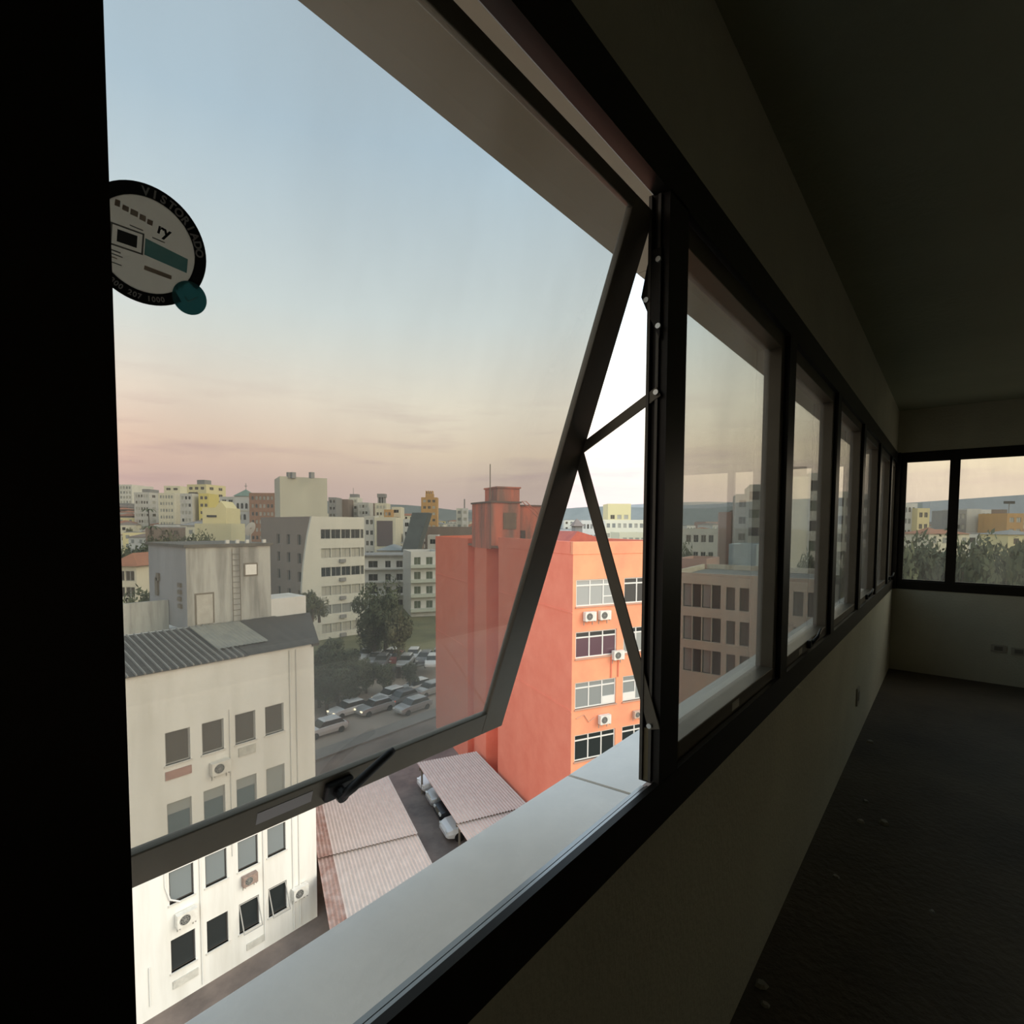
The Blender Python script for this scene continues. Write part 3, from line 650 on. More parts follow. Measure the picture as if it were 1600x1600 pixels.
for px, py, lab_ in ((342, 1198, 'white air conditioner under the second window of the top row of the white building'), (289, 1431, 'white air conditioner with a hose, lower left on the white building'),
                     (466, 1392, 'white air conditioner near the lower right corner of the white building')):
    x_, z_ = on_white(px, py); ac_unit((x_, WBY, z_-.22), 0, lab_, 'air conditioners on the white building', .95)
x_, z_ = on_white(388, 1372); ac_unit((x_, WBY, z_-.2), 0, 'brownish boxy air conditioner above the open windows of the white building', 'air conditioners on the white building', .8, mat('ac_rusty', (.36, .27, .22), .7, (.25, .18, .15), 6))
x_, z_ = on_white(262, 1380); hs = MB().tube([(x_-.1, WBY-.04, z_+1.2-GZ), (x_-.1, WBY-.04, z_-.1-GZ), (x_+.05, WBY-.06, z_-.7-GZ), (x_+.4, WBY-.1, z_-.95-GZ)], .035, 6); hs.build('refrigerant_hose', m_whiteb, wb)
# ribbed roof: each sheet is a piece
def rib_sheet(w, l, pitch=.19, amp=.035, n_seg=4):
    mb = MB(); n_ = max(2, int(w/pitch*n_seg)); row = [(w*i/n_, amp*(.5+.5*math.cos(2*math.pi*(w*i/n_)/pitch))) for i in range(n_+1)]
    mb.v = [(x, 0, z) for x, z in row]+[(x, l, z) for x, z in row]
    mb.f = [(i, i+1, n_+2+i, n_+1+i) for i in range(n_)]; mb.m = [0]*n_
    return mb
RB_Y, RB_Z = 28.5, -3.62
slope = math.atan2(RB_Z+4.40, RB_Y-WBY); Lr = math.hypot(RB_Y-WBY, RB_Z+4.40)
sheet_f = rib_sheet(1.14, Lr+.1, .57, .02).mesh('flat_sheet', m_ribd); sd = MB().box(0, 0, -.02, 1.14, Lr+.1, 0, 0)
for k_ in range(4): sd.add([(k_*.285+a_, y_, z_) for y_ in (0, Lr+.1) for a_, z_ in ((0, 0), (.014, .07), (.048, .07), (.062, 0))], [(0, 1, 5, 4), (1, 2, 6, 5), (2, 3, 7, 6), (0, 3, 2, 1), (4, 5, 6, 7)], 1)
sheet_d = sd.mesh('ribbed_sheet', [m_ribd, mat('galvanised_rib', (.28, .27, .245), .5)]); sheet_l = rib_sheet(1.14, Lr*.72).mesh('ribbed_sheet', m_ribl)
for i in range(14):
    X_ = XLb+.05+i*1.14
    sh = .46*0
    if X_ > XR-.2: break
    link('roof_sheet', sheet_d if X_ < 9.8 else sheet_f, wb, (X_, WBY-.15, -4.36-GZ), (slope, 0, 0))
for i, X_ in enumerate((9.55, 10.69)):
    link('translucent_roof_sheet', sheet_l, wb, (X_, WBY+.95, -4.36-GZ+.26), (slope, 0, 0))
MB().add([(XR-.1, WBY-.1, -4.36-GZ), (XR+.25, WBY-.1, -4.36-GZ), (XR+2.35, RB_Y, RB_Z-GZ), (XR-.1, RB_Y, RB_Z-GZ), (XR-.1, WBY-.1, -4.5-GZ), (XR+.25, WBY-.1, -4.5-GZ), (XR+2.35, RB_Y, -4.5-GZ), (XR-.1, RB_Y, -4.5-GZ)],
         [(0, 1, 2, 3), (7, 6, 5, 4), (0, 4, 5, 1), (1, 5, 6, 2), (2, 6, 7, 3), (3, 7, 4, 0)]).build('flat_roof_end', m_ribd, wb)
# machine room on the roof
MX0, MX1, MY0, MY1, MZ0, MZ1 = 9.57, 13.70, RB_Y, 34.0, -3.75-GZ, .33-GZ
mr_ = MB(); face_grid(mr_, (MX0, MY0, MZ0), (1, 0, 0), (0, 1, 0), MX1-MX0, MZ1-MZ0, [], .1); face_grid(mr_, (MX1, MY0, MZ0), (0, 1, 0), (-1, 0, 0), MY1-MY0, MZ1-MZ0, [], .1)
face_grid(mr_, (MX0, MY1, MZ0), (0, -1, 0), (1, 0, 0), MY1-MY0, MZ1-MZ0, [], .1, 1); face_grid(mr_, (MX1, MY1, MZ0), (-1, 0, 0), (0, -1, 0), MX1-MX0, MZ1-MZ0, [], .1)
mro = mr_.build('machine_room', [m_greyst, m_greysh], wb, fix=False)
MB().box(MX0-.12, MY0-.12, MZ1, MX1+.12, MY1+.12, MZ1+.14).build('roof_slab', mat('dark_slab', (.17, .15, .12), .9, (.12, .11, .09), 2), mro)
m_rust = mat('rusty_iron', (.20, .17, .13), .8)
ld = MB(); lx = 11.66
for dx in (0, .38): ld.tube([(lx+dx, MY0-.12, MZ0+.05), (lx+dx, MY0-.12, MZ1-.1)], .022, 6)
for k in range(13): ld.tube([(lx, MY0-.12, MZ0+.2+k*.29), (lx+.38, MY0-.12, MZ0+.2+k*.29)], .016, 5)
ld.build('ladder', m_rust, mro)
MB().box(12.35, MY0-.06, MZ1-1.52, 12.92, MY0+.01, MZ1-.98).build('white_panel', mat('bright_panel', (.85, .83, .76), .6), mro)
MB().box(12.27, MY0-.03, MZ1-1.60, 13.0, MY0+.005, MZ1-.90).build('panel_frame', m_rust, mro)
MB().box(9.98, MY0-.04, MZ0+.25, 10.72, MY0+.01, MZ0+1.72).build('door', mat('service_door', (.56, .53, .46), .8, (.46, .43, .37), 3), mro)
MB().box(9.90, MY0-.02, MZ0+.25, 10.80, MY0+.005, MZ0+1.80).build('door_frame', m_rust, mro)
for (y_, z_, h_) in ((32.4, 1.0, .5), (32.6, .2, 1.2), (29.3, .9, .25), (29.3, .55, .25), (29.35, .2, .25), (29.3, -.15, .25)):
    MB().box(MX0-.10, y_-.18, MZ0+1.2+z_, MX0+.01, y_+.18, MZ0+1.2+z_+h_*.8).build('rusty_grate', m_rust, mro)
for X_ in (11.6, 12.1, 12.6, 13.5): MB().box(X_-.08, MY0+.2, MZ1+.14, X_+.08, MY0+.36, MZ1+.32).build('roof_cap', m_acw, mro)
dsh = MB(); dc = Vector((12.95, MY0+.6, MZ1+.9)); n_ = 18
rings = [[dc+Vector((.33*k*math.cos(a)*.8+.33*k*math.sin(a)*.35, .06*(k*k), .33*k*math.sin(a)*1.1)) for a in [i*math.tau/n_ for i in range(n_)]] for k in (.15, .5, .8, 1)]
dsh.loft(rings, caps=False); dsh.tube([(12.95, MY0+.62, MZ1+.1), dc+Vector((0, .05, 0))], .03, 6); dsh.build('satellite_dish', F_GREY, mro)
# parapet walls beside the machine room
MB().box(4.6, 31.0, MZ0-.6, MX0-.02, 31.2, MZ0+1.30).build('parapet_wall', m_greyst, wb)
MB().box(MX1+.02, RB_Y+.05, MZ0-.4, 15.75, RB_Y+2.0, MZ0+1.12).build('roof_block', m_whiteb, wb)
MB().box(4.6, RB_Y-.1, MZ0-.1, MX0, RB_Y+.1, MZ0+.18).build('roof_kerb', m_whiteb, wb)

# ---------------------------------------------------------------- carports
US = Vector((math.cos(math.radians(65)), math.sin(math.radians(65)), 0)); WS = Vector((US.y, -US.x, 0)); S0 = Vector((20.7, 20.63, 0)); SZ = -16.0
m_shed = mat('fibre_cement_sheet', (.56, .48, .42), .85, (.46, .39, .34), 1.3); m_shedr = mat('rust_stained_sheet', (.46, .36, .31), .85, (.28, .15, .11), 1.2)
def carport(name, label, w0, w1, u0, u1, rust):
    o_ = S0+WS*w0+US*u0; root = empty(name, (o_.x, o_.y, SZ), math.radians(65-90)); tag(root, label, 'carport', 'carports in the yard')
    # local x = WS, local y = US
    W_ = w1-w0; Lh = u1-u0; n_ = int(W_/.74); sw = W_/n_; l1 = -u0+1.2
    A = rib_sheet(sw, l1+.15, sw/4, .055).mesh('sheet', m_shed); Bm = rib_sheet(sw, Lh-l1, sw/4, .055).mesh('sheet', m_shed)
    for i in range(n_):
        o1 = link('roof_sheet', A, root, (i*sw, 0, .0), (math.radians(-1.2), 0, 0)); o2 = link('roof_sheet', Bm, root, (i*sw, l1, -.06), (math.radians(-.6), 0, 0))
        if rust and i == 0:
            for q in (o1, o2): q.material_slots[0].link = 'OBJECT'; q.material_slots[0].material = m_shedr
    k = 0
    for yy in (.4, Lh*.5, Lh-.4):
        for xx in (.3, W_-.3): MB().tube([(xx, yy, GZ-SZ), (xx, yy, -.12 - yy*.012)], .07, 8).build('post', m_rust, root)
        MB().box(.1, yy-.06, -.36-yy*.012, W_-.1, yy+.06, -.14-yy*.012).build('beam', m_rust, root)
    return root
carport('carport_roof', 'corrugated carport roof with a rusty left edge, beside the white building', -7.70, -2.35, -7.0, 9.9, True)
carport('carport_roof', 'corrugated carport roof against the red building, with cars parked under it', 0, 4.72, -7.0, 10.2, False)

# ---------------------------------------------------------------- cars
_car = {}
def car_meshes():
    prof = [(-2.1, .35, .62), (-2.05, .30, .78), (-1.75, .26, .92), (-1.0, .24, .95), (.9, .24, .93), (1.7, .26, .86), (2.0, .30, .74), (2.12, .36, .58)]
    wd = [.70, .80, .86, .88, .88, .85, .78, .68]
    rings = []
    for (x, z0, z1), w_ in zip(prof, wd):
        zm = (z0+z1)/2; rings.append([(x, -w_*.92, z0), (x, w_*.92, z0), (x, w_, zm), (x, w_*.93, z1-.03), (x, w_*.80, z1), (x, -w_*.80, z1), (x, -w_*.93, z1-.03), (x, -w_, zm)])
    body = MB().loft(rings)
    cab = MB().loft([[(-1.75, -.72, .90), (.95, -.74, .90), (.95, .74, .90), (-1.75, .72, .90)], [(-1.35, -.62, 1.34), (.30, -.63, 1.38), (.30, .63, 1.38), (-1.35, .62, 1.34)]])
    roof = MB().loft([[(-1.42, -.64, 1.33), (.36, -.65, 1.36), (.36, .65, 1.36), (-1.42, .64, 1.33)], [(-1.25, -.52, 1.43), (.18, -.53, 1.45), (.18, .53, 1.45), (-1.25, .52, 1.43)]])
    wheel = MB().disc((0, 0, 0), .31, 16, 'y', .22)
    lamp = MB().box(-.05, -.15, -.07, .05, .15, .07)
    return body.mesh('car_body', mat('car_white', (.72, .71, .68), .3, spec=.6)), cab.mesh('car_glass', P_DARK), roof.mesh('car_roof', MATS['car_white']), wheel.mesh('car_wheel', m_black), lamp.mesh('car_lamp', mat('lamp_glass', (.8, .8, .75), .2))
CB, CG, CR, CW, CL = car_meshes()
m_head = emis('lit_headlamp', (1, .86, .6), 3.0); m_tail = emis('lit_tail_lamp', (.9, .08, .03), 1.2)
paints = {'white': MATS['car_white'], 'silver': mat('car_silver', (.45, .45, .44), .3, metal=.4), 'black': mat('car_black', (.02, .02, .022), .25), 'grey': mat('car_grey', (.16, .16, .165), .3), 'red': mat('car_red', (.28, .04, .03), .3), 'dark blue': mat('car_blue', (.04, .06, .12), .3)}
def car(x, y, z, rz, colr, label, group, lit=False, cat='car', s=1.0):
    root = empty('car', (x, y, z), rz); tag(root, label, cat, group); root.scale = (s, s, s)
    link('body', CB, root, mat=paints[colr]); link('windows', CG, root); link('roof', CR, root, mat=paints[colr])
    for wx in (-1.3, 1.3):
        for wy in (-.76, .76): link('wheel', CW, root, (wx, wy, .31))
    for wy in (-.58, .58):
        link('headlamp', CL, root, (2.05, wy, .66), mat=m_head if lit else None); link('tail_lamp', CL, root, (-2.06, wy, .72), mat=m_tail if lit else paints['red'])
    return root
rzc = math.radians(65+90)
for k, (u_, c_, lb) in enumerate(((10.3, 'white', 'white car at the far end of the row under the right carport'), (8.0, 'silver', 'silver car, second from the far end under the right carport'),
                                  (6.0, 'black', 'black car, third from the far end under the right carport'), (3.9, 'white', 'white car nearest the ledge under the right carport'))):
    p = S0+US*u_+WS*(2.35 if k != 3 else 2.1); car(p.x, p.y, GZ+.04, rzc+random.uniform(-.05, .05), c_, lb, 'cars under the carport')
street = [(545, 1109, 'white', True, 'pale car with lit lamps, leftmost of those driving down the street'), (586, 1106, 'silver', True, 'silver car with two bright headlamps in the near lane of the street'), (610, 1088, 'white', True, 'white car behind the one with bright headlamps'),
          (650, 1074, 'white', True, 'white car at the right end of the street beside the red building'), (645, 1104, 'silver', False, 'silver car in the near lane close to the red building'), (507, 1139, 'white', False, 'pale car nearest the corner of the white building'),
          (672, 1078, 'silver', False, 'silver car half hidden by the red building'), (628, 1092, 'grey', False, 'dark car between the white cars on the street')]
for px, py, c_, lit, lb in street:
    p = on_z(px, py, GZ+.5); car(p.x, p.y, GZ+.06, math.pi+math.radians(random.uniform(-3, 3)), c_, lb, 'cars on the street', lit)
for k, px in enumerate((572, 588, 597, 612, 622, 634, 646, 664, 676, 686)):
    p = on_z(px, 1022+(k % 3)*5, GZ+2.2)
    pc_ = ('white', 'silver', 'grey', 'white', 'red', 'silver', 'white', 'grey', 'white', 'silver')[k]
    car(p.x, p.y, GZ+1.55, math.radians(218+random.uniform(-8, 8)), pc_, 'small %s car parked in the row across the street' % pc_, 'parked cars across the street')

# ---------------------------------------------------------------- red building
m_red = mat('terracotta_paint', (.84, .262, .165), .85, (.77, .205, .125), .7, lo=.3, hi=.7, bump=.1, bscale=8)
m_redlit = mat('glow_lit_terracotta', (.83, .37, .20), .85, (.80, .285, .165), .5, lo=.3, hi=.65)  # front of the same terracotta, with the warm glow put into the colour
m_redst = mat('stained_terracotta', (.66, .20, .13), .9, (.28, .16, .125), .9, streak=True, lo=.38, hi=.6)
rb = empty('red_building', (23.739, 15.482, GZ), math.radians(-25.3)); tag(rb, 'terracotta red building with white framed window bays and a stair tower on its roof', 'building')
Hm = .55-GZ
bays = [(.22, 2.92), (3.38, 6.08)]; tops = [-1.42, -4.26, -7.04, -9.95, -12.8]
rh = [(a, b, t_-1.46-GZ, t_-GZ) for a, b in bays for t_ in tops]
W_R = 6.45
mb = MB(); face_grid(mb, (0, 0, 0), (1, 0, 0), (0, 1, 0), W_R, Hm, rh, .16, 1)
face_grid(mb, (0, 9.95, 0), (0, -1, 0), (1, 0, 0), 9.95, Hm, [], .1, 0)
face_grid(mb, (1.3, 12.2, 0), (0, -1, 0), (1, 0, 0), 2.25, Hm, [], .1, 0)
mb.add([(0, 9.95, 0), (1.3, 9.95, 0), (1.3, 9.95, Hm), (0, 9.95, Hm)], [(0, 3, 2, 1)])
face_grid(mb, (0, 14.6, 0), (0, -1, 0), (1, 0, 0), 2.4, Hm-.2, [], .1, 0); mb.add([(0, 12.2, 0), (1.3, 12.2, 0), (1.3, 12.2, Hm), (0, 12.2, Hm)], [(0, 1, 2, 3)])
face_grid(mb, (.5, 16.2, 0), (0, -1, 0), (1, 0, 0), 1.6, Hm-.2, [], .1, 0); mb.add([(0, 14.6, 0), (.5, 14.6, 0), (.5, 14.6, Hm), (0, 14.6, Hm)], [(0, 3, 2, 1)])
face_grid(mb, (0, 25.2, 0), (0, -1, 0), (1, 0, 0), 9.0, Hm-.15, [], .1, 0); mb.add([(0, 16.2, 0), (.5, 16.2, 0), (.5, 16.2, Hm-.15), (0, 16.2, Hm-.15)], [(0, 1, 2, 3)])
mb.add([(W_R, 0, 0), (W_R, 25.2, 0), (W_R, 25.2, Hm), (W_R, 0, Hm), (0, 25.2, 0), (0, 25.2, Hm-.15)], [(0, 1, 2, 3), (1, 4, 5, 2)])
mb.build('wall', [m_red, m_redlit], rb, fix=False)
m_rroof = mat('red_building_roof', (.30, .17, .12), .9, (.22, .13, .1), 1)
MB().box(.02, .02, Hm-.7, W_R-.02, 25.1, Hm-.55).build('roof', m_rroof, rb)
for q in ((0, 0, W_R, .22), (0, .22, .22, 9.95), (W_R-.22, .22, W_R, 25)): MB().box(q[0]-.03, q[1]-.03, Hm-.6, q[2]+.03, q[3]+.03, Hm+.08).build('parapet', m_redlit if q[1] == 0 else m_red, rb)
P_PURP = pane_mat('purple_curtain_pane', (.11, .06, .075), .2); P_SKY = pane_mat('grey_sky_pane', (.33, .345, .33), .25)
styl = {0: P_SKY, 1: P_PURP, 2: pane_mat('mid_grey_pane', (.26, .275, .265), .22), 3: P_DARK, 4: P_DARK}
for bi, (a, b) in enumerate(bays):
    for ti, t_ in enumerate(tops):
        w_ = b-a; zt = t_-GZ; zb = zt-1.46; cx = (a+b)/2
        fr_ = MB(); fw = .07
        for k in range(4): x = -w_/2+(w_-fw)*k/3; fr_.box(x, .07, -.73, x+fw, .16, .73)
        for z0_, z1_ in ((-.73, -.66), (.66, .73), (.36, .44)): fr_.box(-w_/2+fw, .075, z0_, w_/2-fw, .155, z1_)
        wo_ = fr_.build('window', F_WHITE, rb, (cx, 0, (zt+zb)/2))
        for k in range(3):
            x0_ = -w_/2+fw+(w_-fw)*k/3; x1_ = -w_/2+(w_-fw)*(k+1)/3
            pm = styl[ti]
            if bi == 1 and ti == 0: pm = P_DARK
            if bi >= 1 and ti == 1: pm = P_GREY
            MB().box(x0_, .10, -.66, x1_, .12, .37).build('pane', pm, wo_)
            MB().box(x0_, .10, .44, x1_, .12, .66).build('pane', P_DARK if ti in (1, 3) else pm, wo_)
            if ti == 2 and ((bi == 0 and k == 2) or (bi == 1 and k == 0)): MB().box(x0_, .06, -.66, x1_, .098, -.25).build('white_infill', F_WHITE, wo_)
            if ti in (0,) and k == 2: MB().box(x0_, .085, -.28, x1_, .15, -.22).build('transom', F_WHITE, wo_)
        MB().box(-w_/2-.05, -.07, -.80, w_/2+.05, .08, -.73).build('sill', mat('red_sill', (.50, .30, .22), .85), wo_)
def on_red(px, py):
    d_ = ray(px, py); e = Vector((math.cos(math.radians(-25.3)), math.sin(math.radians(-25.3)), 0)); nrm = Vector((-e.y, e.x, 0)); c0 = Vector((23.739, 15.482, 0))
    s_ = (c0-Vector((EYE.x, EYE.y, 0))).dot(nrm)/d_.dot(nrm); return EYE+d_*s_
for px, py, lb in ((919, 962, 'left one of two white air conditioners under the top windows of the red building'), (942, 960, 'right one of two white air conditioners under the top windows of the red building'), (963, 1022, 'white air conditioner at the corner of the purple curtained window'),
                   (942, 1122, 'white air conditioner under the grey third row window of the red building'), (994, 1113, 'small brownish air conditioner under the second bay of the red building')):
    p = on_red(px, py); ac_unit((p.x, p.y, p.z-.25), math.radians(-25.3), lb, 'air conditioners on the red building', .88 if px != 994 else .7, mat('ac_beige', (.55, .42, .33), .6) if px == 994 else None)
for x_ in (2.55, 3.02): MB().tube([(x_, -.05, -7.0-GZ), (x_, -.05, -5.7-GZ)], .03, 6).build('conduit', m_red, rb)
hv = MB(); hv.tube([(.3, -.03, -9.0-GZ), (.8, -.04, -8.85-GZ), (1.1, -.05, -9.3-GZ), (1.5, -.04, -9.1-GZ)], .025, 5); hv.build('loose_cable', mat('pale_cable', (.62, .36, .24), .8), rb)
# stair tower, tank, mast on the roof
def rbox(nm, x0, y0, z0, x1, y1, z1, m_, parent=rb): return MB().box(x0, y0, z0-GZ, x1, y1, z1-GZ).build(nm, m_, parent)
twr = rbox('stair_tower', -.02, 11.3, -.25, 2.3, 15.2, 3.12, m_redst)
rbox('cornice', -.10, 11.2, 3.12, 2.4, 15.3, 3.24, mat('dark_cornice', (.17, .12, .10), .9), twr)
rbox('damp_patch_panel', .95, 11.26, 1.2, 2.0, 11.3, 2.4, mat('damp_panel', (.24, .17, .12), .9, (.17, .12, .09), 3), twr)
tw2 = rbox('stair_tower', 2.3, 12.4, -.1, 5.4, 15.2, 2.95, m_redst); rbox('cornice', 2.25, 12.3, 2.95, 5.5, 15.3, 3.06, MATS['dark_cornice'], tw2)
rbox('door', 2.9, 12.36, -.1, 3.3, 12.41, 1.1, mat('dark_door', (.10, .07, .06), .8), tw2)
tk = rbox('water_tank', .75, 12.0, 3.2, 2.6, 14.4, 4.25, m_redst); rbox('tank_lid', .68, 11.9, 4.25, 2.68, 14.5, 4.36, m_redst, tk)
MB().tube([(.15, 11.9, 3.1-GZ), (.15, 11.9, 5.95-GZ)], .035, 6).build('mast', m_rust, rb)
st_ = MB()
for dx in (0, .35): st_.bar((2.75+dx, 11.9, 3.3-GZ), (4.5+dx, 9.7, .7-GZ), .05, .05)
for k in range(8): t_ = k/7; st_.bar((2.75+1.75*t_, 11.9-2.2*t_, 3.3-2.6*t_-GZ), (3.1+1.75*t_, 11.9-2.2*t_, 3.3-2.6*t_-GZ), .03, .03)
st_.build('roof_ladder', m_redst, rb)
hr = MB(); hr.add([(3.0, 1.5, Hm-.1), (9.0, 1.5, Hm-.1), (9.0, 7.5, Hm-.1), (3.0, 7.5, Hm-.1), (1.6, 4.5, Hm+1.25), (1.6, 4.5, Hm-.1)], [(0, 1, 2, 3)])
MB().add([(.6, 1.8, Hm-.2), (4.6, 1.8, Hm-.2), (4.6, 6.5, Hm-.2), (.6, 6.5, Hm-.2), (1.4, 1.8, Hm+.62), (1.4, 6.5, Hm+.62)], [(0, 1, 4), (1, 2, 5, 4), (2, 3, 5), (3, 0, 4, 5), (3, 2, 1, 0)]).build('small_pitched_roof', mat('red_tin_roof', (.50, .13, .08), .7, (.40, .10, .07), 2), rb)
for z_ in (-3.2, -8.6): MB().box(-.03, 0, z_-GZ-.04, 0, 9.95, z_-GZ+.04).build('string_course', m_red, rb)
for z_ in (-3.2, -8.6): MB().box(-.03, 16.2, z_-GZ-.04, 0, 25.2, z_-GZ+.04).build('string_course', m_red, rb)

# ---------------------------------------------------------------- trees
m_leafs = [mat('leaves_dark', (.085, .10, .05), .8, (.05, .062, .032), 2), mat('leaves_mid', (.13, .145, .07), .8, (.08, .095, .05), 2), mat('leaves_olive', (.17, .165, .09), .8, (.11, .11, .06), 2)]
m_bark = mat('bark', (.10, .08, .06), .95, (.06, .05, .04), 6)
_tree = {}
def crown_mesh(kind, seed, nleaf=2600):
    key = (kind, seed)
    if key in _tree: return _tree[key]
    rnd = random.Random(seed*31+kind); mb = MB()
    blobs = [(Vector((rnd.uniform(-.55, .55), rnd.uniform(-.55, .55), rnd.uniform(-.6, .55))), rnd.uniform(.22, .48)) for _ in range(16)]+[(Vector((0, 0, 0)), .6)]
    for _ in range(nleaf):
        c, r_ = rnd.choice(blobs); d = Vector((rnd.gauss(0, 1), rnd.gauss(0, 1), rnd.gauss(0, 1))).normalized()
        p = c+d*r_*rnd.uniform(.72, 1.03); s_ = rnd.uniform(.04, .09)
        a = Vector((rnd.gauss(0, 1), rnd.gauss(0, 1), rnd.gauss(0, 1))).normalized(); b = (a.cross(d)+Vector((.01, .02, .01))).normalized(); a = b.cross(d+a*.5).normalized()
        mb.add([p-a*s_, p-b*s_*.5, p+a*s_, p+b*s_*.5], [(0, 1, 2, 3)])
    _tree[key] = mb.mesh('crown', m_leafs[kind]); return _tree[key]
def tree(x, y, z, r_, h, label, kind=1, seed=1, group='street trees', name='tree', sx=1.0, cat='tree', nleaf=2600, bush=False):
    root = empty(name, (x, y, z), random.uniform(0, 6)); tag(root, label, cat, group)
    cz = max(r_*.95, h*.40) if not bush else h*.60
    c = link('crown', crown_mesh(kind, seed, nleaf), root, (0, 0, h-cz*.9)); c.scale = (r_*sx, r_*sx*.95, cz)
    tp = MB(); tp.tube([(0, 0, -.3), (.05, .02, h*.35), (-.04, .05, h-r_)], [h*.028+.06, h*.02+.05, .06], 7)
    for k in range(3):
        a = k*2.1; tp.tube([(0, 0, h*.4), (math.cos(a)*r_*.35, math.sin(a)*r_*.35, h-r_*.8)], [.08, .03], 5)
    tp.build('trunk', m_bark, root)
    return root
def tree_px(px, py_top, D, r_, label, kind=1, seed=1, base=None, **k):
    p = at(px, py_top, D); b = terrain(p.x, p.y) if base is None else base
    return tree(p.x, p.y, b, r_, max(p.z-b, r_*1.3), label, kind, seed, **k)
tree_px(602, 902, 74, 3.3, 'large round tree in front of the white balcony apartments', 1, 1, sx=1.05)
tree_px(584, 925, 70, 3.4, 'dark tree beside the striped office tower, left of the large round tree', 0, 2)
tree_px(622, 945, 68, 2.4, 'small tree on the grass bank right of the large round tree', 2, 3)
for k, (px, py, D, r_, kd) in enumerate(((505, 1005, 60, 2.6, 0), (522, 1020, 59, 2.3, 0), (540, 1012, 62, 2.5, 0), (556, 1026, 60, 2.1, 1), (498, 1035, 57, 2.3, 0), (528, 1040, 57, 2.0, 1), (572, 1032, 62, 1.9, 0), (600, 1036, 62, 1.6, 1), (548, 1046, 57, 1.8, 0), (515, 992, 66, 2.3, 1), (580, 985, 72, 2.2, 0), (640, 1034, 62, 1.5, 0), (510, 1050, 55, 1.8, 0))):
    tree_px(px, py, D, r_, 'dark leafy tree in the dense clump lining the street', kd, 4+k % 4, group='clump of trees along the street')
for k, (px, py, D, r_, kd) in enumerate(((210, 846, 76, 3.9, 0), (229, 850, 74, 3.8, 0), (196, 925, 46, 2.2, 2), (222, 905, 48, 2.6, 1), (232, 930, 44, 2.0, 1), (205, 945, 42, 1.6, 2), (190, 853, 80, 3.6, 2))):
    tree_px(px, py, D, r_, 'garden tree left of the rooftop machine room, around the cream house', kd, 2+k % 5, group='garden trees left of the machine room')
for k, (px, py, D, r_, kd) in enumerate(((262, 824, 98, 3.4, 2), (286, 828, 95, 3.3, 2), (310, 826, 92, 3.2, 1), (240, 832, 100, 3.6, 1), (330, 830, 90, 2.6, 2))):
    tree_px(px, py, D, r_, 'olive tree on the slope behind the rooftop machine room', kd, 1+k % 5, group='olive trees behind the machine room')
p = at(487, 942, 34.5); tree(p.x, p.y, -4.6, .95, 1.9, 'bush growing at the roof corner of the white building', 1, 5, group=None, name='bush', cat='bush', nleaf=900, bush=True)
p = at(499, 952, 36); tree(p.x, p.y, -4.9, .75, 1.6, 'smaller bush behind the roof corner of the white building', 1, 6, group=None, name='bush', cat='bush', nleaf=900, bush=True)
random.seed(21)
for k in range(16):
    px = 1396+k*15; D = random.uniform(34, 48); py = 836+random.uniform(-4, 14)-(10 if px > 1560 else 0)
    tree_px(px, py, D, random.uniform(2.4, 3.4), 'dark tree in the row seen through the end wall windows', random.choice((0, 1)), random.randint(1, 5), group='trees beyond the end wall windows')
for k, (px, py, D) in enumerate(((1125, 872, 62), (1078, 850, 70), (1300, 860, 46), (1326, 880, 30), (1265, 850, 60), (1215, 878, 58), (1345, 850, 40))):
    tree_px(px, py, D, random.uniform(1.8, 2.8), 'garden tree behind the beige building', random.choice((0, 1, 2)), 1+k % 5, group='garden trees behind the beige building')
def palm(px, py, D, label):
    p = at(px, py, D); b = terrain(p.x, p.y); root = empty('palm', (p.x, p.y, b)); tag(root, label, 'palm tree', 'palms on the hillside'); h = p.z-b
    MB().tube([(0, 0, -.3), (.15, 0, h*.5), (0, .1, h)], [.25, .18, .14], 7).build('trunk', m_bark, root)
    for k in range(9):
        a = k*math.tau/9; mb = MB(); pts = [(math.cos(a)*r_, math.sin(a)*r_, h+.9*r_*(1-r_/2.0)) for r_ in (0, .7, 1.4, 2.1, 2.6)]
        for q0, q1, w0, w1 in zip(pts[:-1], pts[1:], (.15, .35, .35, .2), (.35, .35, .2, .02)):
            sx_, sy_ = -math.sin(a), math.cos(a)
            mb.add([(q0[0]-sx_*w0, q0[1]-sy_*w0, q0[2]-.1), q0, q1, (q1[0]-sx_*w1, q1[1]-sy_*w1, q1[2]-.1)], [(0, 1, 2, 3)]); mb.add([(q0[0]+sx_*w0, q0[1]+sy_*w0, q0[2]-.1), q0, q1, (q1[0]+sx_*w1, q1[1]+sy_*w1, q1[2]-.1)], [(0, 3, 2, 1)])
        mb.build('frond', m_leafs[1], root, fix=False)
palm(236, 824, 150, 'palm with a drooping crown in front of the hillside houses'); palm(232, 797, 190, 'palm standing higher up the slope below the grey grid block')

